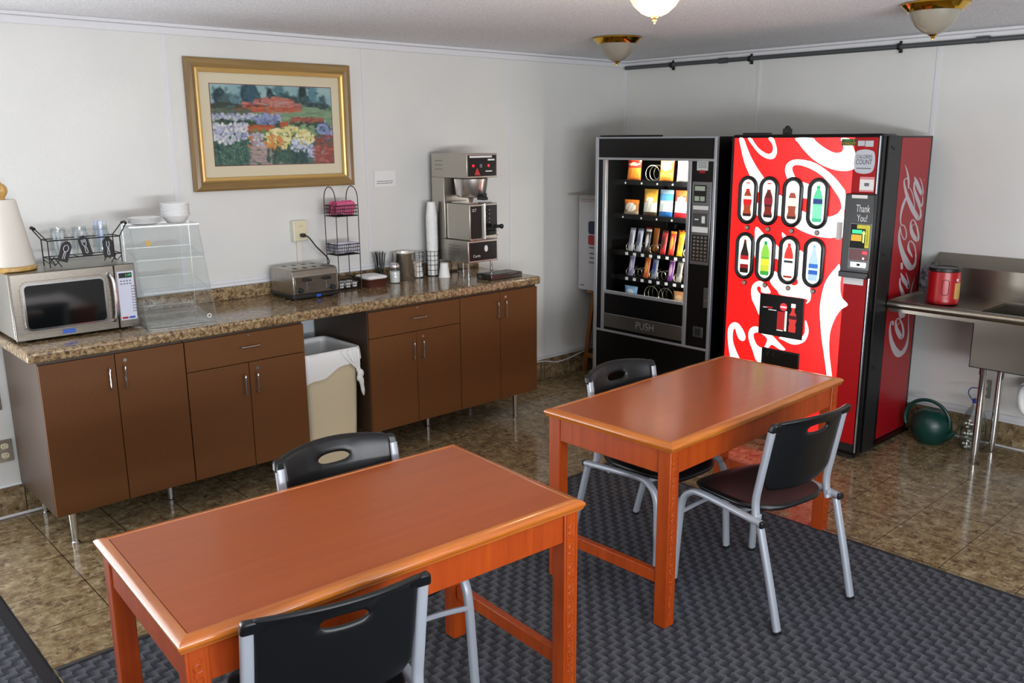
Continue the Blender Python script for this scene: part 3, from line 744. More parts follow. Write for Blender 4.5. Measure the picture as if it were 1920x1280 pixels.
MT = zt+.0005
t = thing('paper_towel_roll', 'cone of white paper towel on a turned wooden holder, on the microwave', 'paper towel', (-4.59,-.235,MT), world=True)
c = (-4.592, -.235, MT)
obj('holder_base', MB().lathe([(.0,0),(.106,0),(.113,.006),(.113,.018),(.106,.024),(.0,.024)], c, 36), WOODL, t)
obj('roll', MB().lathe([(.02,.025),(.106,.025),(.108,.03),(.060,.318),(.056,.322),(.02,.322)], c, 40), TOWEL, t)
obj('finial', MB().lathe([(.0,.322),(.02,.323),(.018,.332),(.026,.342),(.033,.358),(.031,.376),(.022,.389),(.012,.394),(.009,.399),(.006,.405),(0,.407)], c, 24), WOODL, t)

# utensil rack with three jars
t = thing('utensil_rack', 'black wire rack holding three glass jars on the microwave', 'wire rack', (-4.28,-.245,MT), world=True)
rx0, rx1, ry0, ry1 = -4.442, -4.118, -.315, -.215
def wire(pts, r=.0028, k=4, name='wire', parent=None, c=False): return obj(name, MB().tube(cr(pts, k) if k > 1 else pts, r, 7, closed=c), WIRE, parent)
for zz in (MT+.045, MT+.128): wire([(rx0,ry0,zz),(rx1,ry0,zz),(rx1,ry1,zz),(rx0,ry1,zz)], .0028, 1, 'hoop', t, True)
for i, x in enumerate((rx0, rx1)):
    s = -1 if i == 0 else 1
    for y in (ry0, ry1):
        wire([(x,y,MT+.003),(x,y,MT+.128),(x+s*.042,y+(.02 if y < -.25 else -.02),MT+.185)], .0028, 1, 'end_post', t)
    wire([(x+s*.042,ry0+.02,MT+.185),(x+s*.046,(ry0+ry1)/2,MT+.191),(x+s*.042,ry1-.02,MT+.185)], .0065, 4, 'handle', t)
    for y in (ry0, ry1):
        wire([(x-s*.0,y,MT+.035),(x-s*.022,y,MT+.012),(x-s*.05,y,MT+.043)], .0024, 1, 'scroll', t)
        wire([(x-s*.05,y,MT+.003),(x-s*.026,y,MT+.043)], .0024, 1, 'scroll', t)
for q in (.2,.4,.6,.8): wire([(rx0+(rx1-rx0)*q,ry0,MT+.045),(rx0+(rx1-rx0)*q,ry1,MT+.045)], .0022, 1, 'floor_wire', t)
JARW = ('left', 'middle', 'right'); tools = ('spoon', 'fork', 'knife'); jar0 = None
tm = mat('white tag drawing', '#dcdce6', .6)
for i, (x, tilt) in enumerate(((-4.378, -.35), (-4.283, .2), (-4.187, 0))):
    lab = '%s glass jar in the black rack on the microwave' % JARW[i]
    c = (x, -.262, MT+.049)
    if i == 0:
        jar0 = thing('glass_jar', lab, 'jar', c, group='utensil jars')
        obj('glass', MB().lathe([(.0,0),(.036,0),(.041,.006),(.041,.085),(.037,.1),(.032,.106),(.032,.128),(.034,.13),(.034,.133),(.030,.133),(.030,.107),(.038,.084),(.038,.008),(0,.004)], (0,0,0), 28), GLASS, jar0)
        obj('screw_thread', MB().tube([(.0335*math.cos(q*.4), .0335*math.sin(q*.4), .11+.0003*q) for q in range(40)], .0016, 6), GLASS, jar0)
    else: dup(jar0, c, 0, lab)
    # tag hung on the front of the jar
    tg = thing('hanging_tag', 'black hanging tag with a white %s drawn on it, on the rack of jars' % tools[i], 'tag', (x+(.005,.0,.008)[i], ry0-.006, MT+(.075,.095,.078)[i]), group='jar tags')
    tg.rotation_euler = (0, (.36, -.22, 0)[i], 0)
    Mt = frame_((1,0,0), (0,0,1), (0,0,0))
    obj('card', MB().prism([(-.023,-.048),(.023,-.048),(.023,.03),(.009,.048),(-.009,.048),(-.023,.03)], Mt, .0016), INK, tg)
    dr = MB(); yy = -.0026
    if i == 0: dr.tube([(p[0]*.011, yy, .015+p[1]*.016) for p in arc((0,0),1,0,2*PI,16)[:-1]], .0013, 5, True); dr.tube([(-.003,yy,-.0),(-.004,yy,-.036)], .0013, 5); dr.tube([(.003,yy,-.0),(.004,yy,-.036)], .0013, 5)
    elif i == 1:
        for q in (-.009,-.003,.003,.009): dr.tube([(q,yy,.03),(q,yy,.016)], .0013, 5)
        dr.tube(cr([(-.009,yy,.016),(-.007,yy,.005),(-.003,yy,-.002),(-.005,yy,-.028),(0,yy,-.036),(.005,yy,-.028),(.003,yy,-.002),(.007,yy,.005),(.009,yy,.016)],3), .0013, 5)
    else: dr.tube(cr([(-.005,yy,.03),(-.007,yy,.01),(-.002,yy,-.002),(-.005,yy,-.03),(0,yy,-.036),(.005,yy,-.03),(.002,yy,-.002),(.006,yy,.012),(.005,yy,.03)],3), .0013, 5)
    obj('drawing', dr, tm, tg)
cut0 = None; rr = random.Random(3)
for i, x in enumerate((-4.378, -4.283, -4.187)):
    for k in range(5):
        m_ = BLUEL if i == 2 else mat('white cutlery plastic', '#e9e9ee', .3) if (i == 0 and k == 0) else bpy.data.materials['white cutlery plastic']
        h = .146 if i == 2 else .112; q = k*2*PI/5+i
        lab = 'pale blue plastic knife standing in the right jar' if i == 2 else 'white plastic %s standing in the %s jar' % (tools[i], JARW[i])
        o = tag(obj('plastic_'+tools[i], MB().hexa([(-.003,-.001,0),(.003,-.001,0),(.003,.001,0),(-.003,.001,0)], [(-.008,-.001,h),(.008,-.001,h),(.008,.001,h),(-.008,.001,h)]), m_, bevel=.0006), lab, 'cutlery', 'plastic %s set' % tools[i])
        o.location = (x+.021*math.cos(q), -.262+.021*math.sin(q), MT+.056); o.rotation_euler = (-.06*math.sin(q), .06*math.cos(q), q+PI/2)
# ================================================================== ACRYLIC PASTRY CASE
t = thing('pastry_case', 'clear acrylic pastry case with slanted front, beside the microwave', 'display case', (-3.915,-.36,WT), math.radians(-9))
Wc = .162; yb = .19; yt0 = -.005; ybf = -.225; hc = .475
fy = lambda z: ybf + (yt0-ybf)*z/hc
for s in (-1, 1): sheetobj('side_panel', MB().prism([(ybf,0),(yb,0),(yb,hc),(yt0,hc)], frame_((0,1,0),(0,0,1),(s*Wc-.0025,0,0)), .005), t)
sheetobj('back_panel', MB().box(-Wc+.003, Wc-.003, yb-.005, yb, .001, hc-.006), t)
sheetobj('top_panel', MB().box(-Wc-.004, Wc+.004, yt0-.006, yb+.002, hc+.0005, hc+.006), t)
sheetobj('base_panel', MB().box(-Wc+.003, Wc-.003, ybf+.004, yb-.006, .002, .007), t)
for k in range(3):
    zA = .02+k*.152; zB = zA+.138
    yA, yB = fy(zA)-.016, fy(zB)
    d = sheetobj('door', MB().hexa([(-Wc+.004,yA,zA),(Wc-.004,yA,zA),(Wc-.004,yA+.004,zA),(-Wc+.004,yA+.004,zA)], [(-Wc+.004,yB,zB),(Wc-.004,yB,zB),(Wc-.004,yB+.004,zB),(-Wc+.004,yB+.004,zB)]), t)
    sheetobj('door_hinge', MB().tube([(-Wc+.004,yB-.002,zB+.003),(Wc-.004,yB-.002,zB+.003)], .003, 6), d)
    sheetobj('tray', MB().hexa([(-Wc+.006,yA+.012,zA-.004),(Wc-.006,yA+.012,zA-.004),(Wc-.006,yb-.008,zA+.03),(-Wc+.006,yb-.008,zA+.03)], [(-Wc+.006,yA+.012,zA),(Wc-.006,yA+.012,zA),(Wc-.006,yb-.008,zA+.034),(-Wc+.006,yb-.008,zA+.034)]), t)
    if k: sheetobj('tray_lip', MB().box(-Wc+.006, Wc-.006, yA+.008, yA+.012, zA-.004, zA+.022), t)
obj('brass_label', MB().prism([(-.012,-.014),(.012,-.014),(.012,.014),(-.012,.014)], frame_((1,0,0),(0,.42,.9),(-.092,fy(.40)-.008,.40)), .0012), GOLDL, t)
for x in (Wc-.036,):
    p = [(x+.009*math.cos(q), fy(.04)-.016-.0, .045+.009*math.sin(q)) for q in [i*2*PI/14 for i in range(14)]]
    obj('knob_ring', MB().tube(p, .0024, 6, True), WPLAS, t)
# foam plates and bowls on the case
M_ = Matrix.Translation((-3.915,-.36,WT)) @ Matrix.Rotation(math.radians(-9), 4, 'Z')
zt_ = WT+hc+.0065
def stack(n, x, y, prof, dz, name, label, cat, group, m_=FOAM, n_=28, z=None, flip=False):
    p = None
    for k in range(n):
        loc = (x, y, (zt_ if z is None else z)+k*dz)
        if p is None: p = tag(obj(name, MB().lathe(prof, (0,0,0), n_), m_), label, cat, group); p.location = loc
        else: q = p.copy(); COL.objects.link(q); q.location = loc
    return p
plate = [(0,0),(.045,0),(.052,.002),(.074,.010),(.077,.010),(.077,.012),(.073,.0125),(.052,.0045),(.045,.0026),(0,.0026)]
pp = M_ @ Vector((-.075, .075, 0)); stack(7, pp.x, pp.y, plate, .0042, 'foam_plate', 'white foam plate in the low stack on the pastry case', 'plate', 'foam plates on the pastry case')
bowl = [(0,0),(.040,0),(.046,.003),(.066,.036),(.071,.037),(.071,.04),(.0645,.04),(.0445,.006),(.04,.003),(0,.003)]
pp = M_ @ Vector((.082, .10, 0)); stack(8, pp.x, pp.y, bowl, .0085, 'foam_bowl', 'white foam bowl in the taller stack on the pastry case', 'bowl', 'foam bowls on the pastry case')

# ================================================================== TOASTER
t = thing('toaster', 'brushed steel four-slot toaster plugged into the wall outlet', 'toaster', (-3.06,-.19,WT), world=True)
a, b, y0, y1 = -3.208, -2.912, -.318, -.06
obj('base', MB().box(a, b, y0+.004, y1, WT+.004, WT+.03), DARK, t, bevel=.006, seg=3)
def tcase():
    mb = MB(); pr = [(y0, WT+.03), (y0, WT+.13), (y0+.012, WT+.158), (y0+.035, WT+.172), (y1-.03, WT+.172), (y1-.008, WT+.158), (y1, WT+.135), (y1, WT+.03)]
    pr = pr[:1] + cr(pr[1:7], 3) + pr[7:]
    v = [(a, p[0], p[1]) for p in pr] + [(b, p[0], p[1]) for p in pr]; m = len(pr)
    return mb.add(v, [tuple(range(m)), tuple(reversed(range(m, 2*m)))] + [(i, (i+1) % m, m+(i+1) % m, m+i) for i in range(m)])
obj('case', tcase(), STEELV, t, bevel=.005, seg=2)
obj('front_panel', MB().box(a+.012, b-.012, y0-.004, y0+.0, WT+.034, WT+.132), STEEL, t, bevel=.002)
for i in range(4):
    x = a+.055+i*.062
    obj('slot', MB().box(x-.012, x+.012, y0+.05, y1-.05, WT+.1715, WT+.1735), INK, t)
for x in (a+.085, b-.085):
    obj('lever_slot', MB().box(x-.002, x+.002, y0-.0052, y0-.0038, WT+.05, WT+.12), INKG, t)
    obj('lever', MB().box(x-.022, x+.022, y0-.026, y0-.005, WT+.106, WT+.122), DARK, t, bevel=.004)
for x in (a+.045, b-.045): obj('knob', MB().cyl((x,y0-.004,WT+.055), (x,y0-.020,WT+.055), .0155, .0135, 20), DARK, t, bevel=.002)
obj('crumb_tray_tab', MB().box(-3.065, -3.035, y0-.008, y0+.003, WT+.008, WT+.024), BLUE, t, bevel=.002)
for x in (a+.02, b-.02):
    for y in (y0+.02, y1-.02): obj('foot', MB().cyl((x,y,WT), (x,y,WT+.006), .01), DARK, t)
obj('cord', MB().tube(cr([(-2.985,-.062,1.284), (-2.968,-.085,1.282), (-2.945,-.092,1.255), (-2.915,-.094,1.215), (-2.875,-.097,1.175), (-2.845,-.10,1.14), (-2.842,-.105,1.115), (-2.865,-.11,1.10), (-2.908,-.112,1.085)], 6), .0042, 8), DARK, t)
obj('plug', MB().box(-2.998, -2.972, -.082, -.0492, 1.276, 1.298), DARK, t, bevel=.005, seg=3)

# ================================================================== THREE-TIER WIRE CADDY
t = thing('wire_caddy', 'tall three-tier black wire caddy of packets right of the toaster', 'wire rack', (-2.765,-.155,WT), world=True)
cx0, cx1, cy0, cy1 = -2.842, -2.688, -.212, -.085
for x in (cx0, cx1):
    for y in (cy0, cy1):
        obj('post', MB().tube([(x,y,WT), (x,y,1.49)], .0028, 7), WIRE, t)
    ym = (cy0+cy1)/2; r = (cy1-cy0)/2*.62
    hp = [(x,cy0,1.42),(x,cy0,1.49)] + [(x, ym+ (cy0-ym)*math.cos(q), 1.49+.078*math.sin(q)) for q in [i*PI/10 for i in range(1,10)]] + [(x,cy1,1.49),(x,cy1,1.42)]
    obj('handle', MB().tube(hp, .0028, 7), WIRE, t)
tiers = ((1.395, .062), (1.165, .062), (.962, .055))
for zb_, h in tiers:
    mb = MB()
    for zz, r in ((zb_, .0026), (zb_+h*.33, .0016), (zb_+h*.67, .0016), (zb_+h, .0026)): mb.tube([(cx0,cy0,zz),(cx1,cy0,zz),(cx1,cy1,zz),(cx0,cy1,zz)], r, 6, True)
    for i in range(1, 10):
        x = cx0+(cx1-cx0)*i/10; mb.tube([(x,cy0,zb_+h),(x,cy0,zb_),(x,cy1,zb_),(x,cy1,zb_+h)], .0014, 5)
    for i in range(1, 8):
        y = cy0+(cy1-cy0)*i/8; mb.tube([(cx0,y,zb_+h),(cx0,y,zb_),(cx1,y,zb_),(cx1,y,zb_+h)], .0014, 5)
    obj('basket', mb, WIRE, t)
rr = random.Random(5); packs = {}
def packet(kind, m_, x, y, z, w=.06, d=.002, h=.045, rz=0, tilt=0, label='', group=''):
    if kind not in packs:
        mb = MB().grid(lambda u, v: ((u-.5)*w, 0, v*h), 6, 6)
        mb = MB()
        for s in (-1, 1): mb.grid(lambda u, v, s=s: ((u-.5)*w, s*(.0006+.0022*math.sin(PI*u)*math.sin(PI*v)), v*h), 6, 6)
        packs[kind] = tag(obj(kind, mb, m_), label, 'packet', group); o = packs[kind]
    else: o = packs[kind].copy(); COL.objects.link(o)
    o.location = (x, y, z); o.rotation_euler = (tilt, 0, rz)
    return o
for col in range(2):
    for k in range(11):
        packet('sweetener_packet', PINK, cx0+.040+col*.072+rr.uniform(-.008,.008), cy0+.030+k*.0078, 1.400+rr.uniform(0,.022), .066, .002, .066, rr.uniform(-.2,.2), .35+rr.uniform(-.12,.12), 'pink sweetener packet filed in the top basket of the wire caddy', 'pink packets in the top basket')
wp = mat('white and blue packet', '#cfd0dc', .6, var=.25, vs=60)
for col in range(2):
    for k in range(9):
        packet('sugar_packet', wp, cx0+.040+col*.072+rr.uniform(-.006,.006), cy0+.030+k*.0098, 1.170+rr.uniform(0,.010), .066, .002, .062, rr.uniform(-.15,.15), .4+rr.uniform(-.1,.1), 'white and blue sugar packet filed in the middle basket of the wire caddy', 'white packets in the middle basket')
cr0 = None
for r in range(2):
    for c in range(3):
        loc = (cx0+.03+c*.047, cy0+.032+r*.06, .9645)
        if cr0 is None: cr0 = tag(obj('creamer_cup', MB().lathe([(0,0),(.015,0),(.0195,.026),(.0215,.027),(.0215,.029),(0,.0295)], (0,0,0), 18), WPLAS), 'small white creamer cup in the bottom basket of the wire caddy', 'creamer', 'creamer cups in the bottom basket'); cr0.location = loc
        else: q = cr0.copy(); COL.objects.link(q); q.location = loc
# brown basket with filters
t = thing('wicker_basket', 'low red-brown woven basket holding white coffee filters', 'basket', (-2.60,-.19,WT), world=True)
B_ = lambda d, z: ring(-2.668+(-d), -2.515+d, -.262-d, -.09+d, z, .02)
obj('body', loft([B_(-.012,WT), B_(.0,WT+.05), B_(.002,WT+.052), B_(-.004,WT+.052), B_(-.014,WT+.006)], True, True), BASKET, t)
tag(obj('coffee_filters', loft([B_(-.016,WT+.0075), B_(-.008,WT+.052), B_(-.002,WT+.060), B_(-.01,WT+.068), B_(-.03,WT+.072)], True, True), PAPER, bevel=.002), 'stack of white coffee filters in the brown basket', 'coffee filter')
# cup of stirrers
t = thing('stirrer_cup', 'clear plastic tumbler full of black stirrers', 'cup', (-2.452,-.065,WT), world=True)
c = (-2.452,-.068,WT)
obj('tumbler', MB().lathe([(0,0),(.029,0),(.037,.105),(.0355,.105),(.028,.003),(0,.003)], c, 26), SHEET, t)
k0 = None
for i in range(14):
    q = i*2*PI/14; rad = .012+.010*((i*7) % 3)/2; ti = .16+.10*((i*5) % 3)
    if k0 is None: k0 = tag(obj('stirrer', MB().box(-.0026,.0026,-.0011,.0011,0,.185), DARK), 'black stirrer standing in the clear tumbler', 'stirrer', 'black stirrers'); o = k0
    else: o = k0.copy(); COL.objects.link(o)
    b_ = Vector((math.cos(q), math.sin(q), 0)); p = Vector((c[0],c[1],WT+.006)) + b_*(.007+.009*(i % 2))
    di = (b_*(.020+.012*((i % 3)/2)) + Vector((0,0,.185))).normalized()
    o.location = p; o.rotation_mode = 'QUATERNION'; o.rotation_quaternion = di.to_track_quat('Z', 'Y')
# sugar jar, steel canister
t = thing('sugar_jar', 'glass sugar jar with a metal lid, in front of the steel canister', 'jar', (-2.415,-.175,WT), world=True)
c = (-2.415,-.178,WT)
obj('sugar', MB().lathe([(0,.004),(.031,.004),(.0325,.075),(.0,.078)], c, 24), mat('white sugar', '#efeeea', .8), t)
obj('glass', MB().lathe([(0,0),(.034,0),(.036,.004),(.036,.082),(.032,.092),(.031,.098),(.0295,.098),(.030,.09),(.0335,.08),(.0335,.004)], c, 26), GLASS, t)
obj('lid', MB().lathe([(.032,.094),(.033,.098),(.033,.112),(.025,.124),(.012,.129),(0,.13)], c, 26), CHROME, t)
t = thing('steel_canister', 'polished steel canister behind the sugar jar', 'canister', (-2.285,-.105,WT), world=True)
obj('body', MB().lathe([(0,0),(.066,0),(.068,.003),(.068,.168),(.070,.171),(.070,.176),(.066,.177),(.064,.172),(.064,.008),(0,.006)], (-2.285,-.105,WT), 40), MIRROR, t)
k = MB().box(-2.268, -2.224, -.1775, -.1745, WT+.105, WT+.12).box(-2.252, -2.240, -.1775, -.1745, WT+.02, WT+.105)
obj('clip_handle', k, mat('dull clip', '#b9a99a', .4, .6), t, bevel=.001)
# wire cup holders with foam cups
cup = [(0,.0015),(.0235,.0015),(.0245,0),(.0255,.001),(.0365,.088),(.0385,.089),(.0385,.094),(.0366,.094),(.0251,.0025),(0,.0025)]
cup0 = None
def holder(x, y, n, label, cl, group):
    global cup0
    t = thing('cup_holder', label, 'cup holder', (x,y,WT), world=True); r = .044
    obj('base_ring', MB().lathe([(r-.006,0),(r+.001,0),(r+.001,.006),(r-.006,.006),(r-.006,0)], (x,y,WT), 28), WIRE, t)
    obj('floor_plate', MB().lathe([(0,.001),(r-.006,.001),(r-.006,.003),(0,.003)], (x,y,WT), 28), WIRE, t)
    mb = MB()
    for zz in (.04,.075,.105,.135,.165): mb.tube([(x+r*math.cos(i*2*PI/24), y+r*math.sin(i*2*PI/24), WT+zz) for i in range(24)], .0016, 5, True)
    for i in range(10): q = i*2*PI/10; mb.tube([(x+r*math.cos(q), y+r*math.sin(q), WT+.003), (x+r*math.cos(q), y+r*math.sin(q), WT+.165)], .0016, 5)
    obj('wire_wall', mb, WIRE, t)
    for k in range(n):
        z = WT+.004+.094+k*.0105
        if cup0 is None: cup0 = tag(obj('foam_cup', MB().lathe(cup, (0,0,0), 26), FOAM), cl, 'cup', group); o = cup0
        else: o = cup0.copy(); COL.objects.link(o); o['label'] = cl; o['group'] = group
        o.location = (x, y, z); o.rotation_euler = (PI, 0, 0)
holder(-2.055, -.105, 38, 'black wire cup holder carrying the tall stack of foam cups', 'white foam cup upside down in the tall stack', 'foam cups in the tall stack')
holder(-2.172, -.092, 2, 'half empty black wire cup holder beside the steel canister', 'white foam cup in the short stack beside the steel canister', 'foam cups in the short stack')
o = cup0.copy(); COL.objects.link(o); o.location = (-2.045,-.215,WT+.0941); o.rotation_euler = (PI,0,0); o['label'] = 'single white foam cup upside down on the worktop'; del o['group']

# ================================================================== COFFEE MAKER
t = thing('coffee_machine', 'tall stainless steel coffee brewer at the right end of the worktop', 'coffee machine', (-1.88,-.235,WT), world=True)
a, b, y0, y1 = -2.008, -1.752, -.42, -.055
for x in (a+.03, b-.03):
    for y in (y0+.035, y1-.035): obj('leg', MB().lathe([(.012,0),(.012,.012),(.009,.016),(.009,.105)], (x,y,WT), 14), CHROME, t)
BS = m_steel('brewer steel', '#b4afa5', .3, 1)
bs = obj('base', MB().box(a, b, y0, y1, 1.055, 1.198), BS, t, bevel=.003)
fp = obj('base_panel', MB().box(a+.012, b-.012, y0-.003, y0, 1.068, 1.186), BLKM, t)
obj('tap_badge', MB().lathe([(0,0),(.014,0),(.014,.004),(0,.006)], (0,0,0), 20).xf(frame_((1,0,0),(0,0,1),((a+b)/2+.02,y0-.003,1.142)) @ Matrix.Scale(1.5,4,(0,1,0))), WPLAS, fp)
obj('lettering', text('Curtis', .017, FY(a+.07,y0-.0036,1.098), 1.0), PAPER, fp)
for i in range(4): obj('vent', MB().box(a-.0012, a, y0+.07, y0+.20, 1.10+i*.02, 1.106+i*.02), mat('vent shadow metal', '#8b877e', .4, .8) if i == 0 else bpy.data.materials['vent shadow metal'], t)
sv = obj('server', MB().box(a+.014, b-.006, y0-.004, -.19, 1.2, 1.432), BS, t, bevel=.004)
f1 = obj('server_panel', MB().box(a+.024, -1.895, y0-.008, y0-.004, 1.212, 1.418), BLKM, t, bevel=.003)
obj('lettering', text('GT', .018, FY(a+.05,y0-.0086,1.392), 1.1), PAPER, f1)
f2 = obj('server_panel', MB().box(-1.862, b-.012, y0-.008, y0-.004, 1.225, 1.42), BLKM, t, bevel=.003)
k = MB()
for zz in (1.39,1.365,1.335,1.31): k.cyl((-1.83,y0-.008,zz),(-1.83,y0-.0095,zz),.0055,n=12)
obj('gauge_mark', k, INKG, f2)
obj('sight_glass', MB().cyl((-1.878,y0-.018,1.205), (-1.878,y0-.018,1.432), .0075, n=12).box(-1.886,-1.87,y0-.02,y0-.004,1.425,1.437), CHROME, t)
tp_ = obj('tap', MB().cyl((-1.80,y0-.004,1.262),(-1.80,y0-.05,1.262),.011,n=14).cyl((-1.80,y0-.045,1.275),(-1.80,y0-.045,1.225),.009,.007,n=14), CHROME, t)
obj('tap_handle', MB().box(-1.822,-1.775,y0-.078,y0-.036,1.277,1.295).sphere((-1.79,y0-.08,1.286),.016,12), DARK, tp_, bevel=.003)
obj('spill_plate', MB().box(a+.02,b-.012,y0-.012,y0-.004,1.2,1.21).box(-1.93,-1.84,y0-.03,y0-.004,1.2,1.207), CHROME, t, bevel=.002)
obj('column', MB().box(a, b, -.185, y1, 1.1985, 1.595), BS, t, bevel=.002)
hd = obj('head', MB().box(a, b, y0, y1, 1.595, 1.748), BS, t, bevel=.003)
hp = obj('control_panel', MB().box(a+.010, b-.010, y0-.004, y0, 1.606, 1.738), BLKM, t)
obj('label_strip', MB().box(a+.022, -1.80, y0-.0048, y0-.004, 1.722, 1.734), PAPER, hp)
for x in (-1.958, -1.83): obj('indicator', MB().sphere((x,y0-.006,1.672), .008, 12, 1, .6), LEDR, hp)
obj('switch', MB().box(-1.905,-1.885,y0-.008,y0-.004,1.66,1.682), INKG, hp)
obj('lettering', MB().box(-1.835,-1.778,y0-.0048,y0-.004,1.703,1.713).box(-1.855,-1.80,y0-.0048,y0-.004,1.633,1.640), PAPER, hp)
obj('warning_mark', MB().prism([(-.022,-.02),(.026,-.022),(.0,.026)], FY(-1.925,y0-.004,1.635), .0008), mat('red print', '#c22a24', .4), hp)
for i in range(3): obj('vent', MB().box(a-.0012, a, y1-.12, y1-.04, 1.645+i*.027, 1.651+i*.027), bpy.data.materials['vent shadow metal'], t)
bc = ((a+b)/2, -.305, 1.44)
obj('brew_basket', MB().lathe([(0,.02),(.03,.022),(.088,.032),(.100,.05),(.113,.148),(.109,.15),(.095,.055)], bc, 40), MIRROR, t)
obj('basket_outlet', MB().lathe([(.010,-.004),(.013,.002),(.02,.022)], bc, 16), CHROME, t)
obj('basket_handle', MB().box(bc[0]-.018,bc[0]+.018,y0-.035,-.385,1.455,1.475).box(bc[0]-.013,bc[0]+.013,y0-.03,-.385,1.475,1.5), DARK, t, bevel=.004)
obj('funnel_cover', MB().box(a+.03,b-.03,-.40,-.22,1.4325,1.441), CHROME, t, bevel=.003)
tag(obj('power_cord', MB().tube(cr([(-1.96,-.06,1.09),(-1.99,-.05,1.05),(-1.97,-.046,.99),(-1.90,-.07,.958),(-1.83,-.09,.956),(-1.80,-.06,.99),(-1.82,-.05,1.06)], 6), .004, 7), DARK), 'black power cord coiled under the coffee brewer', 'cord')
t = thing('drip_tray', 'low dark steel drip tray at the right end of the worktop', 'tray', (-1.792,-.478,WT), math.radians(1))
dm = m_steel('dark tray steel', '#6e6b68', .22, 0)
obj('body', MB().box(-.140,.135,-.075,.070,.001,.032), dm, t, bevel=.003)
obj('grille', MB().box(-.130,.125,-.066,.061,.0322,.034), mat('dark grille', '#2b2a29', .35, .8), t)
# ================================================================== SNACK MACHINE
t = thing('snack_machine', 'black snack vending machine with a glass front in the corner', 'vending machine', (-.46,-.985,0), world=True)
SX, SL, SR, SZ = -.86, -.475, -1.492, 1.845
gy0, gy1, gz0, gz1 = -.575, -1.276, .768, 1.690
obj('left_side', MB().box(SX+.02, -.08, SL-.03, SL-.001, .02, SZ-.002), BLKM, t)
obj('right_side', MB().box(SX+.02, -.08, SR, SR+.03, .02, SZ-.002), BLKM, t)
obj('back', MB().box(-.1, -.08, SL-.03, SR+.03, .02, SZ-.002), BLKM, t)
obj('top', MB().box(SX+.02, -.1, SL-.03, SR+.03, SZ-.04, SZ-.002), BLKM, t)
obj('lower_body', MB().box(SX+.02, -.1, SL-.03, SR+.03, .02, .50), BLKM, t)
for y in (SL-.06, SR+.06):
    for x in (SX+.1, -.15): obj('foot', MB().cyl((x,y,0), (x,y,.02), .025), GREYD, t)
dr = obj('door_header', MB().box(SX, SX+.02, SL-.03, SR+.03, 1.706, SZ-.008), BLKM, t)
obj('header_bar', MB().box(SX-.006, SX+.02, SL-.012, SR+.012, 1.690, 1.706), SILV, t, bevel=.002)
obj('top_bar', MB().box(SX-.004, SX+.02, SL-.012, SR+.012, SZ-.012, SZ), GREYM, t, bevel=.002)
obj('edge_trim', MB().box(SX-.008, SX+.02, SL-.028, SL, .03, SZ), SILV, t, bevel=.004)
obj('edge_trim', MB().box(SX-.008, SX+.02, SR, SR+.022, .03, SZ), SILV, t, bevel=.004)
obj('kick_panel', MB().box(SX, SX+.02, SL-.028, SR+.022, .03, .462), BLKM, t)
obj('lower_bar', MB().box(SX-.006, SX+.02, SL-.02, SR+.012, .462, .478), SILV, t, bevel=.002)
obj('side_panel', MB().box(SX, SX+.02, SL-.028, gy0+.030, .478, 1.69), BLKM, t)
for y in (gy0+.015, gy1-.013): obj('window_stile', MB().box(SX-.007, SX+.02, y-.014, y+.014, .478, 1.69), SILV, t, bevel=.003)
obj('window_rail', MB().box(SX-.006, SX+.02, gy0, gy1, .745, .768), SILV, t, bevel=.003)
obj('delivery_panel', MB().box(SX, SX+.02, gy0, gy1, .602, .745), BLKM, t)
fl_ = obj('push_flap', MB().box(SX-.004, SX+.015, gy0-.002, gy1+.002, .500, .600), m_steel('flap steel', '#8f8f8e', .35, 1), t, bevel=.003)
obj('push_lettering', text('PUSH', .052, FX(SX-.0046, -.955, .548), .95), mat('embossed pale metal', '#a9a9aa', .4, .6), fl_)
obj('flap_sill', MB().box(SX, SX+.02, gy0, gy1, .478, .499), BLKM, t)
obj('window', MB().box(SX+.004, SX+.009, gy0, gy1, gz0, gz1), PANE, t)
cp = obj('control_column', MB().box(SX, SX+.03, gy1-.027, SR+.022, .478, 1.69), BLKM, t)
ct = obj('control_plate', MB().box(SX-.006, SX, -1.316, -1.462, 1.030, 1.562), m_steel('control steel', '#9a9a9c', .34, 2), t, bevel=.002)
Xc = SX-.0065
obj('display_panel', MB().box(Xc-.003, Xc, -1.332, -1.424, 1.432, 1.541), INK, ct)
obj('display_label', MB().box(Xc-.004, Xc-.0031, -1.339, -1.417, 1.505, 1.534).box(Xc-.004, Xc-.0031, -1.339, -1.376, 1.440, 1.470).box(Xc-.004, Xc-.0031, -1.383, -1.417, 1.440, 1.470), mat('pale green label', '#a9b8a4', .5), ct)
obj('price_lettering', MB().box(Xc-.001, Xc, -1.432, -1.452, 1.44, 1.445).box(Xc-.001, Xc, -1.432, -1.452, 1.46, 1.465).box(Xc-.001, Xc, -1.432, -1.452, 1.48, 1.485).box(Xc-.001, Xc, -1.432, -1.452, 1.50, 1.505).box(Xc-.001, Xc, -1.432, -1.452, 1.52, 1.525), INKG, ct)
obj('bill_slot', MB().box(Xc-.004, Xc, -1.330, -1.446, 1.385, 1.410), PAPER, ct, bevel=.001)
obj('coin_slot', MB().box(Xc-.003, Xc, -1.330, -1.446, 1.282, 1.362), m_steel('coin steel', '#77787a', .3, 1), ct, bevel=.002)
obj('coin_mark', MB().box(Xc-.004, Xc-.003, -1.40, -1.425, 1.30, 1.345).box(Xc-.004, Xc-.003, -1.345, -1.375, 1.318, 1.326), PAPER, ct)
obj('notice_strip', MB().box(Xc-.002, Xc, -1.326, -1.448, 1.240, 1.275), PAPER, ct)
kb = obj('keypad', MB().box(Xc-.003, Xc, -1.330, -1.452, 1.052, 1.222), INK, ct)
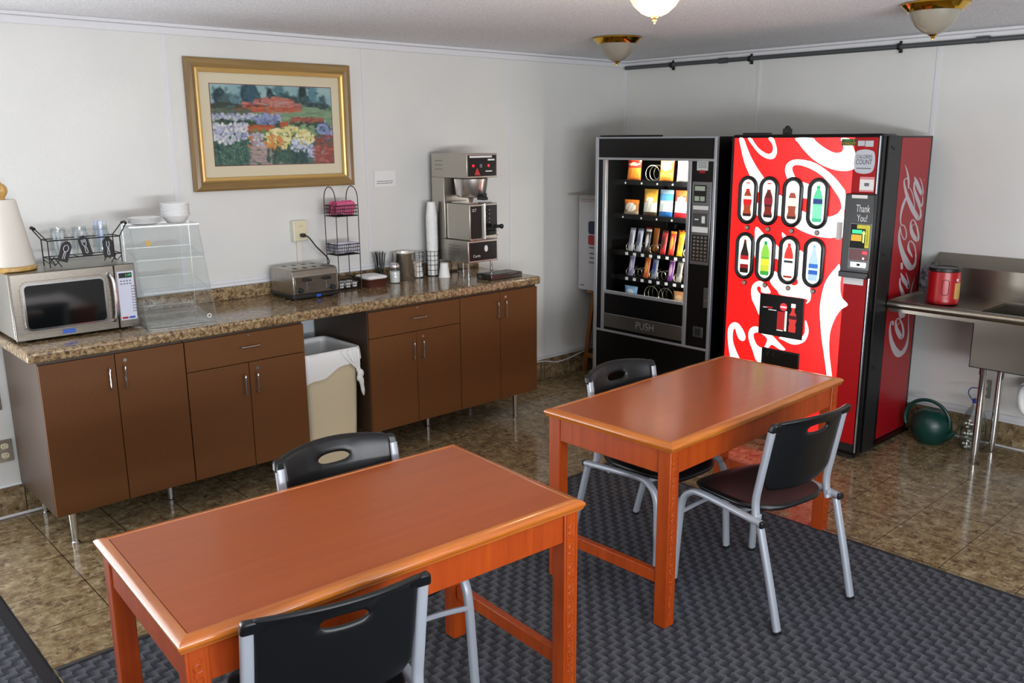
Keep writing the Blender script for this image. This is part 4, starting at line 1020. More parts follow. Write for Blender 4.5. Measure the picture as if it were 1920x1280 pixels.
for r in range(7):
    for c in range(4):
        y = -1.342 - c*.029; z = 1.207 - r*.0235
        obj('key', MB().box(Xc-.006, Xc-.003, y, y-.018, z-.007, z+.007), NICKEL, kb)
obj('sticker', MB().box(SX-.0012, SX, -1.342, -1.427, 1.632, 1.690), mat('pale sticker', '#c3cbc6', .6), t)
k = MB()
for z in (1.679, 1.669, 1.659, 1.649): k.box(SX-.0018, SX-.0012, -1.352, -1.418, z, z+.004)
obj('sticker_print', k, INKG, t); obj('red_tab', MB().box(SX-.002, SX, -1.362, -1.405, 1.616, 1.634), REDP, t, bevel=.004)
lp = obj('lock_plate', MB().box(SX-.004, SX, -1.434, -1.484, .752, .884), m_steel('lock steel', '#7a7b7d', .4, 2), t, bevel=.002)
obj('lock', MB().cyl((SX-.004,-1.459,.80), (SX-.010,-1.459,.80), .012), NICKEL, lp)
cr_ = obj('coin_return', MB().box(SX-.005, SX, -1.362, -1.438, .548, .618), m_steel('return steel', '#6c6d6f', .4, 2), t, bevel=.004); obj('cup', MB().box(SX-.006, SX-.005, -1.380, -1.420, .560, .606), INK, cr_)
# shelves, coils, price tags
rows = ((1.545, 4, .130), (1.305, 4, .130), (1.045, 8, .0722), (.865, 8, .0712), (.705, 4, .130))
lanes = {0: (-.722,-.868,-1.005,-1.135), 1: (-.705,-.872,-1.008,-1.138), 2: [-.685-.0722*i for i in range(8)], 3: [-.690-.0710*i for i in range(8)], 4: (-.718,-.885,-1.012,-1.150)}
SHELF = mat('dark shelf metal', '#1c1c1e', .4, .5); COIL = mat('coil wire', '#b5b09a', .3, .8)
for r, (z, n_, w) in enumerate(rows):
    s = obj('shelf', MB().box(-.745, -.14, SL-.06, gy1-.005, z-.022, z-.004).box(-.752, -.745, SL-.06, gy1-.005, z-.028, z+.006), SHELF, t)
    for i, y in enumerate(lanes[r]):
        if r in (2, 3): tg_ = MB().box(-.7545, -.752, y-.012, y+.012, z-.024, z-.004)
        else: tg_ = MB().box(-.7545, -.752, y+.058, y+.068, z-.022, z-.010)
        obj('price_tag', tg_, PAPER, s)
        R_ = .052 if n_ == 4 else .029
        show = {0: (1,), 1: (), 2: (0,1,3,7), 3: (0,1,3,4,6), 4: (1,2)}[r]
        if i in show:
            tn = 3.2 if n_ == 4 else 2.6; N = int(tn*16)
            obj('coil', MB().tube([(-.735+.045*q/16, y+R_*math.sin(2*PI*q/16), z+R_+.004-R_*math.cos(2*PI*q/16)) for q in range(N)], .0026 if n_ == 4 else .0022, 5), COIL, s)
# packets
def bag(name, label, y, z, w, h, cols, x=-.738, tilt=.08, group=None, d=.03, badge=None, text_=None):
    """pillow packet: colour bands from bottom to top"""
    ms = [mat('foil %s %d' % (name, i), c, .28, spec=.6, coat=.25) for i, (f, c) in enumerate(cols)]
    if badge: ms.append(mat('foil badge %s' % name, badge[0], .4))
    mb = MB(); NU, NVv = 14, 20
    for s in (-1, 1):
        k0 = len(mb.f)
        def fn(u, v, s=s):
            e = max(0, math.sin(PI*u))**.5*max(0, math.sin(PI*v))**.45
            wz = 1-.05*math.sin(PI*v)
            return (s*d*e*.5 + .0012*math.sin(u*23+v*9)*e, (u-.5)*w*wz, v*h + .002*math.sin(u*40)*(1 if v > .97 else 0))
        mb.grid(fn, NU, NVv)
        for k in range(k0, len(mb.f)):
            q = k-k0; i, j = q % NU, q//NU; v = (j+.5)/NVv; u = (i+.5)/NU; mi = 0
            for a, (f, c) in enumerate(cols):
                if v <= f: mi = a; break
            if badge and s < 0 and abs((u-.5)/badge[1])**2+abs((v-badge[3])/badge[2])**2 < 1: mi = len(cols)
            mb.m[k] = mi
    o = tag(obj(name, mb, ms, tri=True, ang=60), label, 'snack packet', group)
    o.location = (x, y, z); o.rotation_euler = (0, tilt, 0)
    return o
W_ = '#e8e6dc'
z = 1.5475
bag('chip_bag', 'red and orange crisp bag on the top snack shelf', -.722, z, .125, .155, ((.12,'#e8702a'),(.55,'#f08a2c'),(.85,'#d8331f'),(1,'#e2452a')), badge=('#f3d9b0',.42,.06,.72))
bag('chip_bag', 'orange crisp bag on the top snack shelf', -1.005, z, .115, .155, ((.2,'#e8862f'),(.4,'#f3a64c'),(1,'#ef7d25')), badge=('#fbe3c0',.4,.16,.62))
bag('chip_bag', 'white crisp bag at the right of the top snack shelf', -1.135, z, .115, .155, ((.15,'#c9c7b4'),(.6,'#eceaea'),(1,'#f3f3f6')), badge=('#b8bfd6',.3,.18,.7), x=-.72)
bag('chip_bag', 'red crisp bag behind the empty coil on the top snack shelf', -.868, z, .12, .15, ((1,'#b0261c'),), x=-.55)
z = 1.3075
bag('pretzel_bag', 'small orange and white pretzel bag on the second snack shelf', -.705, z, .135, .105, ((.25,'#b9a184'),(.75,'#a86f2f'),(1,'#e07a24')), badge=('#f0e2d2',.36,.3,.5))
bag('chip_bag', 'gold and white crisp bag on the second snack shelf', -.872, z, .12, .185, ((.15,'#5d4630'),(.52,'#e6e2d4'),(.62,'#cfa85a'),(1,'#e0a436')), badge=('#f2ead6',.3,.1,.6))
bag('chip_bag', 'blue and white crisp bag on the second snack shelf', -1.008, z, .115, .185, ((.2,'#2f6fb5'),(.58,'#eceeec'),(.85,'#5aa5dd'),(1,'#bcd7ea')), badge=('#d9efe8',.34,.1,.42))
bag('chip_bag', 'red and white crisp bag on the second snack shelf', -1.138, z, .12, .185, ((.2,'#b3202a'),(.6,'#efece2'),(.82,'#d84a2a'),(1,'#e8773c')), badge=('#f3e7cf',.3,.1,.68))
cb = {2: [('white and grey','#cfccd6','#8d8a9a'),('silver and blue','#b9bcc9','#6a7088'),('dark brown and white','#3b2a24','#e6e2dc'),None,('red and dark brown','#c02a26','#5a1f18'),('orange and red','#d8402a','#f0a23a'),('yellow','#f0c22a','#d88a1f'),('black and white','#2a2a2c','#b8b2a4')],
      3: [('violet and white','#8f86a8','#d6d0dc'),None,('orange','#d9662a','#f0a050'),('grey and blue','#8c8f98','#3a4f9a'),None,('purple and pink','#7a3f88','#c9a0bb'),('grey','#9a958c','#5d5a55'),('tall white with red letters','#e8e6ee','#c8303c')]}
for r in (2, 3):
    for i, c in enumerate(cb[r]):
        if not c: continue
        zz = rows[r][0]+.0025; hh = .165 if r == 2 else (.15 if i != 7 else .165)
        bag('candy_bar', '%s candy bar on the %s snack shelf' % (c[0], ('third','fourth')[r-2]), lanes[r][i], zz, .05, hh, ((.08,c[1]),(.92,c[1]),(1,c[2])), x=-.715, tilt=.2, group='candy bars on the snack shelves', d=.02, badge=(c[2],.26,.3,.5))
for y, lab in ((-.757,'red'),(-.83,'orange'),(-1.045,'orange'),(-1.115,'red')):
    bag('candy_bar', ('%s candy bar behind the %s one on the third snack shelf' % (lab, {-.757:'silver',-.83:'dark brown',-1.045:'orange and red',-1.115:'yellow'}[y])), y, 1.0475, .05, .165, ((1, {'red':'#b9221f','orange':'#d9772a'}[lab]),), x=-.62, tilt=.15, group='candy bars on the snack shelves', d=.02)
z = .7075
bag('snack_bag', 'pale blue snack bag on the bottom snack shelf', -.718, z, .12, .09, ((1,'#8fb4d9'),), badge=('#d6e6f2',.3,.25,.5))
bag('snack_bag', 'tan snack bag at the right of the bottom snack shelf', -1.150, z, .11, .10, ((1,'#c48a5a'),), badge=('#e0b890',.3,.25,.5))
tag(obj('flat_panel', MB().box(-.80, -.42, -.455, -.72, SZ+.0005, SZ+.012), BLKM, bevel=.002), 'thin black panel lying on top of the snack machine', 'panel')

# ================================================================== COLA MACHINE
COKE_WHITE = [[(-1.673,1.836),(-1.685,1.786),(-1.703,1.727),(-1.727,1.668),(-1.75,1.629),(-1.785,1.565),(-1.82,1.52),(-1.847,1.499),(-1.887,1.476),(-1.921,1.472),(-1.963,1.506),(-1.916,1.545),(-1.863,1.595),(-1.802,1.664),(-1.758,1.727),(-1.726,1.786),(-1.702,1.836)],
 [(-2.024,1.573),(-1.998,1.63),(-1.994,1.658),(-2.002,1.682),(-2.025,1.701),(-2.062,1.71),(-2.114,1.707),(-2.172,1.694),(-2.235,1.663),(-2.299,1.618),(-2.352,1.565),(-2.373,1.534),(-2.38,1.447),(-2.34,1.417),(-2.355,1.441),(-2.356,1.459),(-2.343,1.496),(-2.305,1.545),(-2.261,1.594),(-2.213,1.63),(-2.159,1.657),(-2.106,1.674),(-2.064,1.679),(-2.043,1.671),(-2.039,1.654),(-2.049,1.631),(-2.075,1.593),(-2.113,1.583),(-2.161,1.567),(-2.22,1.532),(-2.224,1.476),(-2.157,1.488),(-2.12,1.493),(-2.076,1.508),(-2.042,1.535)],
 [(-1.773,1.486),(-1.824,1.451),(-1.85,1.439),(-1.921,1.482),(-1.963,1.504),(-1.994,1.49),(-2.043,1.454),(-2.125,1.418),(-2.163,1.407),(-2.226,1.397),(-2.287,1.395),(-2.34,1.417),(-2.372,1.446),(-2.376,1.289),(-2.341,1.283),(-2.296,1.276),(-2.224,1.28),(-2.15,1.296),(-2.085,1.321),(-2.0,1.368),(-1.969,1.384),(-1.929,1.355),(-1.862,1.346),(-1.823,1.379),(-1.777,1.416)],
 [(-1.734,1.836),(-1.765,1.791),(-1.814,1.742),(-1.861,1.716),(-1.897,1.71),(-1.921,1.719),(-1.933,1.748),(-1.928,1.781),(-1.905,1.835),(-1.872,1.835),(-1.9,1.796),(-1.907,1.767),(-1.9,1.748),(-1.881,1.74),(-1.853,1.747),(-1.812,1.771),(-1.779,1.805),(-1.758,1.835)],
 [(-2.048,1.833),(-2.071,1.8),(-2.105,1.763),(-2.166,1.712),(-2.234,1.676),(-2.306,1.655),(-2.365,1.651),(-2.407,1.661),(-2.424,1.684),(-2.421,1.72),(-2.406,1.764),(-2.381,1.809),(-2.369,1.826),(-2.324,1.827),(-2.338,1.795),(-2.341,1.768),(-2.33,1.753),(-2.303,1.748),(-2.268,1.757),(-2.216,1.784),(-2.173,1.814),(-2.151,1.832)],
 [(-1.822,1.307),(-1.882,1.266),(-1.964,1.213),(-1.993,1.194),(-2.059,1.191),(-2.124,1.191),(-2.152,1.17),(-2.171,1.123),(-2.189,1.027),(-2.207,0.96),(-2.212,0.931),(-2.206,0.901),(-2.184,0.883),(-2.182,0.91),(-2.024,0.913),(-1.994,0.934),(-1.94,0.984),(-1.96,1.022),(-1.967,1.053),(-2.005,1.026),(-2.079,0.985),(-2.107,0.983),(-2.124,1.0),(-2.103,1.037),(-2.046,1.076),(-1.996,1.112),(-1.967,1.127),(-1.911,1.087),(-1.847,1.096),(-1.822,1.14),(-1.819,1.216)],
 [(-2.001,1.287),(-2.038,1.255),(-2.011,1.251),(-2.002,1.265)],
 [(-1.866,0.981),(-1.843,0.973),(-1.821,0.95),(-1.813,0.918),(-1.821,0.866),(-1.847,0.823),(-1.882,0.77),(-1.884,0.838),(-1.883,0.89),(-1.858,0.918),(-1.851,0.938),(-1.868,0.95),(-1.881,0.936),(-1.888,0.914),(-1.945,0.916),(-1.931,0.947),(-1.91,0.965),(-1.883,0.98)],
 [(-2.371,1.133),(-2.352,1.112),(-2.32,1.07),(-2.294,1.019),(-2.28,0.959),(-2.273,0.89),(-2.274,0.841),(-2.285,0.768),(-2.295,0.704),(-2.314,0.623),(-2.334,0.536),(-2.347,0.473),(-2.358,0.406),(-2.386,0.411),(-2.378,0.477),(-2.365,0.542),(-2.351,0.614),(-2.345,0.697),(-2.35,0.757),(-2.371,0.824),(-2.402,0.877),(-2.439,0.909),(-2.406,0.941),(-2.391,0.973),(-2.385,1.025),(-2.386,1.068)],
 [(-2.186,0.782),(-2.207,0.746),(-2.212,0.716),(-2.204,0.68),(-2.185,0.651),(-2.148,0.631),(-2.11,0.626),(-2.065,0.637),(-2.025,0.656),(-2.177,0.685)],
 [(-1.695,0.439),(-1.687,0.471),(-1.67,0.544),(-1.661,0.614),(-1.664,0.657),(-1.681,0.687),(-1.705,0.7),(-1.735,0.695),(-1.768,0.663),(-1.788,0.628),(-1.789,0.607),(-1.778,0.592),(-1.754,0.593),(-1.734,0.614),(-1.713,0.659),(-1.701,0.652),(-1.697,0.619),(-1.703,0.571),(-1.727,0.521),(-1.754,0.477),(-1.765,0.447)],
 [(-1.877,0.483),(-1.847,0.542),(-1.816,0.606),(-1.811,0.648),(-1.821,0.676),(-1.843,0.693),(-1.878,0.695),(-1.886,0.665),(-1.927,0.666),(-1.973,0.658),(-2.021,0.624),(-2.069,0.586),(-2.036,0.58),(-1.977,0.601),(-1.953,0.576),(-1.915,0.575),(-1.919,0.475)]]
COKE_RED = [[(-1.847,0.643),(-1.863,0.659),(-1.892,0.661),(-1.928,0.645),(-1.944,0.627),(-1.932,0.588),(-1.91,0.571),(-1.88,0.58),(-1.858,0.608)]]
COKE_SCRIPT = [[(-0.476,1.677,0.002),(-0.442,1.643,0.007),(-0.417,1.604,0.011),(-0.404,1.571,0.011),(-0.403,1.539,0.005)],
 [(-0.408,1.59,0.007),(-0.443,1.598,0.006),(-0.466,1.587,0.007),(-0.456,1.558,0.011),(-0.419,1.509,0.017),(-0.376,1.464,0.022),(-0.321,1.417,0.025),(-0.267,1.379,0.025),(-0.224,1.354,0.023),(-0.197,1.368,0.014),(-0.209,1.406,0.01),(-0.244,1.432,0.006)],
 [(-0.391,1.546,0.004),(-0.348,1.515,0.005),(-0.307,1.46,0.005),(-0.293,1.42,0.004)],
 [(-0.334,1.604,0.004),(-0.298,1.571,0.02),(-0.241,1.52,0.02),(-0.203,1.494,0.012),(-0.201,1.524,0.007),(-0.229,1.569,0.006),(-0.264,1.597,0.003)],
 [(-0.328,1.577,0.008),(-0.325,1.539,0.012),(-0.293,1.498,0.018),(-0.25,1.457,0.02),(-0.214,1.426,0.017),(-0.189,1.444,0.008),(-0.196,1.484,0.005)],
 [(-0.417,1.49,0.012),(-0.45,1.448,0.015),(-0.467,1.401,0.011),(-0.466,1.358,0.007),(-0.447,1.332,0.006),(-0.412,1.324,0.006),(-0.377,1.288,0.006),(-0.37,1.253,0.007),(-0.395,1.243,0.006),(-0.433,1.273,0.005),(-0.46,1.314,0.006)],
 [(-0.463,1.329,0.004),(-0.468,1.276,0.011),(-0.447,1.225,0.018),(-0.402,1.167,0.025),(-0.345,1.112,0.033),(-0.278,1.065,0.033),(-0.23,1.065,0.024),(-0.206,1.094,0.012),(-0.216,1.15,0.007),(-0.25,1.199,0.007),(-0.302,1.226,0.007),(-0.33,1.211,0.008),(-0.319,1.175,0.015),(-0.277,1.141,0.01),(-0.257,1.124,0.003)],
 [(-0.306,1.352,0.007),(-0.325,1.334,0.009),(-0.303,1.283,0.02),(-0.254,1.242,0.023),(-0.211,1.223,0.017),(-0.2,1.245,0.012),(-0.228,1.297,0.01),(-0.276,1.343,0.007),(-0.306,1.352,0.007)],
 [(-0.311,1.312,0.004),(-0.272,1.326,0.004)],
 [(-0.4,1.105,0.013),(-0.389,1.066,0.013)],
 [(-0.398,1.044,0.004),(-0.356,1.003,0.02),(-0.303,0.966,0.02),(-0.271,0.937,0.012),(-0.28,0.979,0.007),(-0.327,1.038,0.003)],
 [(-0.401,1.013,0.007),(-0.394,0.972,0.011),(-0.359,0.932,0.018),(-0.333,0.894,0.024),(-0.332,0.848,0.042),(-0.325,0.8,0.047),(-0.317,0.76,0.027)],
 [(-0.194,1.0,0.002),(-0.219,0.952,0.006),(-0.231,0.912,0.01),(-0.242,0.856,0.006),(-0.236,0.788,0.004),(-0.222,0.708,0.005),(-0.209,0.637,0.009),(-0.22,0.575,0.02),(-0.259,0.539,0.031),(-0.315,0.533,0.037),(-0.38,0.57,0.03),(-0.429,0.62,0.023),(-0.461,0.671,0.016),(-0.476,0.72,0.01),(-0.47,0.754,0.007),(-0.446,0.756,0.008),(-0.439,0.732,0.011)],
 [(-0.38,0.767,0.007),(-0.405,0.75,0.009),(-0.387,0.706,0.018),(-0.344,0.663,0.024),(-0.301,0.631,0.018),(-0.283,0.654,0.014),(-0.302,0.704,0.011),(-0.347,0.752,0.007),(-0.38,0.767,0.007)],
 [(-0.39,0.719,0.004),(-0.348,0.737,0.004)],
 [(-0.203,1.583,0.006),(-0.199,1.581,0.006)]]

t = thing('cola_machine', 'red drinks vending machine with white script and eight lit buttons', 'vending machine', (-.5,-2.06,0), world=True)
DX = -.900
obj('cabinet', MB().box(-.69, -.12, -2.50, -1.63, .02, 1.838), BLKM, t, bevel=.004)
dm_ = obj('door', MB().box(DX, -.705, -2.556, -1.612, .03, 1.852), BLKM, t, bevel=.022, seg=4)
obj('door_step', MB().box(-.84, -.70, -2.566, -2.556, .04, 1.84), GREYD, dm_, bevel=.003)
obj('hinge_post', MB().box(-.705, -.688, -2.535, -2.48, .05, 1.83), GREYD, dm_)
for y in (-1.70, -2.45):
    for x in (-.84, -.18): obj('foot', MB().cyl((x,y,0), (x,y,.031), .028), GREYD, t)
obj('base_skirt', MB().box(-.885, -.15, -2.53, -1.64, .012, .029), BLKM, t)
obj('edge_chrome', MB().box(DX-.002, DX+.006, -2.551, -2.541, .05, 1.84), mat('dark chrome strip', '#8b8f96', .2, .9), dm_, bevel=.002)
lit = obj('lit_panel', MB().box(DX-.004, DX, -2.405, -1.642, .10, 1.832), REDLIT, t, smooth=False)
obj('dim_panel', MB().box(DX-.0038, DX, -2.536, -2.4055, .10, 1.832), REDDIM, t, bevel=.002)
def sheet(poly, x, m_, parent, name, h=.0006, k=4):
    p = [(-a, b) for a, b in cr(poly, k, True)]
    obj(name, MB().prism(p, FX(x, 0, 0), h), m_, parent, smooth=False)
for i, p in enumerate(COKE_WHITE):
    p = [(max(min(a,-1.644),-2.534), min(b,1.830)) for a, b in p]
    sheet(p, DX-.0041, WHLIT, lit, 'white_script', .0006+.0001*i)
for p in COKE_RED: sheet(p, DX-.0060, REDLIT, lit, 'script_counter')
def E(name, c, es=.9): return mat('lit picture '+name, c, .35, emit=c, es=es)
INS = E('insert', '#f4fff2', 1.05); LM = {}
def lm(c, es=.5):
    if c not in LM: LM[c] = E(c, c, es)
    return LM[c]
PROF = {'cola': [(.0,.0),(.9,.0),(1,.03),(1,.12),(.78,.25),(.86,.42),(.98,.5),(1,.62),(.92,.72),(.66,.85),(.42,.93),(.42,1),(0,1)],
        'slim': [(.0,.0),(.95,.0),(1,.04),(1,.5),(.95,.58),(.55,.75),(.3,.9),(.26,1),(0,1)],
        'soda': [(.0,.0),(.92,.0),(1,.05),(1,.6),(.92,.7),(.6,.84),(.34,.9),(.34,1),(0,1)]}
def bottle_pic(parent, y, z, h, w, prof, bands):
    pts = PROF[prof][1:-1]
    def wd(q):
        for (w0, z0), (w1, z1) in zip(pts, pts[1:]):
            if z0 <= q <= z1 and z1 > z0: return w0+(w1-w0)*(q-z0)/(z1-z0)
        return pts[-1][0]
    zs = sorted(set([p[1] for p in pts])); lo = 0
    for hi, c in bands:
        q = [lo]+[s for s in zs if lo < s < hi]+[hi]
        poly = [(wd(s)*w/2, s*h) for s in q] + [(-wd(s)*w/2, s*h) for s in reversed(q)]
        obj('picture_band', MB().prism(poly, FX(DX-.0112, y, z), .0008), lm(c), parent, smooth=False); lo = hi
PICS = [('cola', ((.1,'#2b0d07'),(.42,'#a8431f'),(.62,'#d8141c'),(.74,'#f4e4dc'),(.92,'#a33a1e'),(1,'#d8141c'))),
        ('cola', ((.1,'#1c0706'),(.4,'#7c2018'),(.46,'#26080a'),(.70,'#8f1528'),(.92,'#5d1612'),(1,'#7a1016'))),
        ('cola', ((.1,'#3a140c'),(.46,'#9c4530'),(.74,'#f2e6d6'),(.92,'#a04a36'),(1,'#e6ddd0'))),
        ('soda', ((.1,'#3fb98a'),(.45,'#7fe0b4'),(.50,'#6fd3a6'),(.64,'#173a7a'),(.92,'#54cc98'),(1,'#22b57c'))),
        ('slim', ((.14,'#1d0c0c'),(.26,'#8d1a1c'),(.40,'#f0eee8'),(.52,'#c01a24'),(.94,'#2a1a18'),(1,'#8d1a1c'))),
        ('soda', ((.12,'#3aa63a'),(.30,'#c9d83a'),(.48,'#f0e23a'),(.54,'#6cc24a'),(.90,'#8fd14a'),(1,'#1fa05a'))),
        ('soda', ((.06,'#9c2a1c'),(.44,'#f1efe6'),(.50,'#1c1c1e'),(.56,'#e9e6dc'),(.90,'#e0342c'),(1,'#d23a34'))),
        ('slim', ((.18,'#a9c9ea'),(.30,'#1f5fb8'),(.36,'#cfe2f8'),(.48,'#2a6fc4'),(.95,'#b4d0ee'),(1,'#7fb0e0')))]
for r, z in enumerate((1.466, 1.127)):
    for c, y in enumerate((-1.757, -1.900, -2.056, -2.216)):
        b_ = obj('select_button', MB().prism(capsule(.098,.258,12), FX(DX-.004, y, z), .0066), INS, t, smooth=False)
        pth = [(DX-.010, y-p[0], z+p[1]) for p in capsule(.108,.268,12)]
        obj('button_ring', MB().tube(pth, .0125, 8, True, flat=1.0), DARK, b_)
        obj('button_knob', MB().cyl((DX-.003, y-.006, z-.166), (DX-.017, y-.006, z-.166), .0125, .011, 16), mat('knob plastic', '#a89a8c', .4) if r+c == 0 else bpy.data.materials['knob plastic'], b_)
        obj('knob_collar', MB().cyl((DX-.003, y-.006, z-.166), (DX-.010, y-.006, z-.166), .0155, n=16), DARK, b_)
        pr_, bands = PICS[r*4+c]
        tall = pr_ != 'cola'
        bottle_pic(b_, y, z-.098 if pr_ == 'cola' else z-.105, .165 if pr_ == 'cola' else .205, .058, pr_, bands)
        if not tall or r+c == 4: obj('flavour_mark', MB().box(DX-.0116, DX-.0107, y-.012, y+.012, z+.098, z+.106), lm('#d8343c' if c < 2 else '#cfe8e0'), b_)
# video screen
vs_ = obj('video_panel', MB().box(DX-.014, DX-.004, -2.175, -1.882, .660, .910), BLKM, t, bevel=.003)
Xv = DX-.0148
obj('screen_can', MB().box(Xv-.0006, Xv, -2.058, -2.008, .706, .815), lm('#a3161c', .6), vs_); obj('screen_can', MB().box(Xv-.0006, Xv, -2.072, -2.0585, .700, .822).box(Xv-.0006, Xv, -2.050, -2.008, .697, .703), lm('#d8e0d6', .6), vs_)
obj('screen_disc', MB().prism(arc((0,0), .024, 0, 2*PI, 24)[:-1], FX(Xv, -2.046, .845), .0006), lm('#e03040', .6), vs_)
obj('screen_disc_band', MB().box(Xv-.0012, Xv-.0007, -2.066, -2.026, .840, .849), lm('#f6dcd8', .6), vs_)
pts = [(.022,0),(.024,.03),(.019,.05),(.026,.075),(.022,.105),(.010,.125),(.010,.155)]
obj('screen_bottle', MB().prism([(a,b) for a,b in pts]+[(-a,b) for a,b in reversed(pts)], FX(Xv, -2.110, .700), .0006), lm('#c7312c', .6), vs_)
obj('screen_cap', MB().box(Xv-.0008, Xv, -2.124, -2.096, .848, .872), lm('#f0f4e8', .6), vs_); obj('screen_label', MB().box(Xv-.0012, Xv-.0007, -2.134, -2.086, .778, .800), lm('#3a0c10', .5), vs_)
obj('screen_lettering', MB().box(Xv-.0006, Xv, -1.938, -1.908, .826, .831).box(Xv-.0006, Xv, -2.0, -1.945, .815, .820), lm('#cfcfcf', .5), vs_)
obj('screen_lettering', MB().box(Xv-.0006, Xv, -1.972, -1.930, .826, .836), lm('#b01822', .5), vs_)
ds = obj('delivery_slot', MB().box(DX-.012, DX-.004, -2.166, -1.913, .425, .577), BLKM, t, bevel=.003)
obj('delivery_flap', MB().box(DX-.0135, DX-.012, -2.155, -1.925, .438, .565), mat('smoked flap', '#0a0b0c', .12, coat=.5), ds)
obj('flap_mark', MB().prism([(-.006,0),(.004,.0),(.012,.022),(.002,.022)], FX(DX-.0136,-1.955,.535), .0005).prism([(-.006,0),(.002,.0),(.010,.022),(.002,.022)], FX(DX-.0136,-1.995,.535), .0005), GREYD, ds)
# payment box
pb = obj('payment_box', MB().box(-.940, DX-.002, -2.560, -2.392, 1.072, 1.532), DARKS, t, bevel=.006)
Xp = -.9405
obj('box_ledge', MB().box(-.955, -.940, -2.558, -2.392, 1.072, 1.105), DARKS, pb, bevel=.004)
obj('top_label', MB().box(Xp-.001, Xp, -2.520, -2.432, 1.508, 1.526), PAPER, pb)
obj('thanks_lettering', text('Thank', .040, FX(Xp-.0006, -2.500, 1.452), .5, w=.078), PAPER, pb); obj('thanks_lettering', text('You!', .038, FX(Xp-.0006, -2.500, 1.400), .5, w=.058), PAPER, pb)
vf = obj('validator_frame', MB().box(Xp-.004, Xp, -2.560, -2.436, 1.118, 1.375), mat('grey validator', '#6f7275', .4, .5), pb, bevel=.002)
Xf = Xp-.0045
obj('validator_face', MB().box(Xf-.0012, Xf, -2.552, -2.442, 1.238, 1.368), INK, vf)
obj('yellow_label', MB().box(Xf-.0024, Xf-.0013, -2.552, -2.528, 1.242, 1.366).box(Xf-.0024, Xf-.0013, -2.527, -2.478, 1.345, 1.366), lm('#b6ad1e', .35), vf)
obj('green_display', MB().box(Xf-.0024, Xf-.0013, -2.508, -2.452, 1.318, 1.338), LEDG, vf)
obj('amber_label', MB().box(Xf-.0024, Xf-.0013, -2.508, -2.448, 1.277, 1.312), lm('#cfa01e', .4), vf)
obj('arrow', MB().prism([(-.004,-.035),(.004,-.035),(.004,.012),(.010,.012),(0,.032),(-.010,.012),(-.004,.012)], FX(Xf-.0014, -2.518, 1.305), .001), lm('#c8ff70', 1.2), vf)
obj('validator_lettering', text('CREDIT', .008, frame_((0,0,1),(0,1,0),(Xf-.0026,-2.540,1.300)), 1, w=.085), INK, vf)
obj('card_reader', MB().box(Xf-.0014, Xf, -2.552, -2.444, 1.172, 1.232), mat('dark red reader', '#5a0c10', .3), vf)
obj('red_light', MB().box(Xf-.003, Xf-.0014, -2.545, -2.520, 1.208, 1.222), LEDR, vf); obj('coin_knob', MB().cyl((Xf-.001,-2.528,1.184), (Xf-.006,-2.528,1.184), .006), NICKEL, vf)
obj('coin_plate', MB().box(Xf-.002, Xf, -2.545, -2.455, 1.132, 1.162), NICKEL, vf, bevel=.001); obj('coin_hole', MB().box(Xf-.0025, Xf-.002, -2.510, -2.492, 1.140, 1.154), INK, vf)
# stickers on the door
Xs = DX-.0042
cs = obj('calorie_sticker', MB().prism(cr([(-.05,-.05),(-.03,-.062),(0,-.066),(.03,-.062),(.05,-.05),(.058,-.02),(.058,.02),(.05,.05),(.03,.06),(0,.064),(-.03,.06),(-.05,.05),(-.058,.02),(-.058,-.02)], 3, True), FX(Xs, -2.468, 1.704), .001), mat('grey sticker', '#bcc0ca', .6), t, smooth=False)
obj('calorie_lettering', text('CALORIES', .020, FX(Xs-.0016, -2.466, 1.728), 1, w=.088), INK, cs); obj('calorie_lettering', text('COUNT', .026, FX(Xs-.0016, -2.466, 1.700), 1, w=.090), INK, cs)
obj('calorie_small_print', MB().box(Xs-.0014, Xs-.001, -2.508, -2.425, 1.664, 1.670), INKG, cs)
ns = obj('notice_sticker', MB().box(Xs-.001, Xs, -2.532, -2.452, 1.542, 1.622), PAPER, t); PKP = mat('pink print', '#d98a90', .5); obj('sticker_print', MB().box(Xs-.0014, Xs-.001, -2.532, -2.452, 1.608, 1.622), PKP, ns); obj('sticker_print', MB().box(Xs-.0014, Xs-.001, -2.532, -2.452, 1.542, 1.551), PKP, ns)
obj('sticker_print', MB().box(Xs-.0014, Xs-.001, -2.505, -2.478, 1.572, 1.59), INKG, ns)
k_ = obj('payment_sticker', MB().box(Xs-.0010, Xs, -2.414, -2.330, 1.788, 1.823), mat('dark green sticker', '#1c3a24', .5), t)
obj('payment_lettering', text('CASH &', .013, FX(Xs-.0016,-2.372,1.815), 1, w=.066), mat('green print', '#5aa02c', .5), k_); obj('payment_lettering', text('CREDIT', .014, FX(Xs-.0016,-2.374,1.798), 1, w=.076), mat('yellow print', '#c9a62a', .5), k_)
obj('card_sticker', MB().box(Xs-.001, Xs, -2.462, -2.424, 1.786, 1.814).box(Xs-.001, Xs, -2.511, -2.466, 1.782, 1.814), mat('pale grey sticker', '#b5bdc4', .5), t)
obj('side_notice', MB().box(Xs-.002, Xs-.001, -2.372, -2.338, 1.272, 1.370), mat('white notice', '#d8d4d4', .5), t)
obj('label_sticker', MB().box(Xs-.0012, Xs, -2.518, -2.402, 1.028, 1.066), PAPER, t)
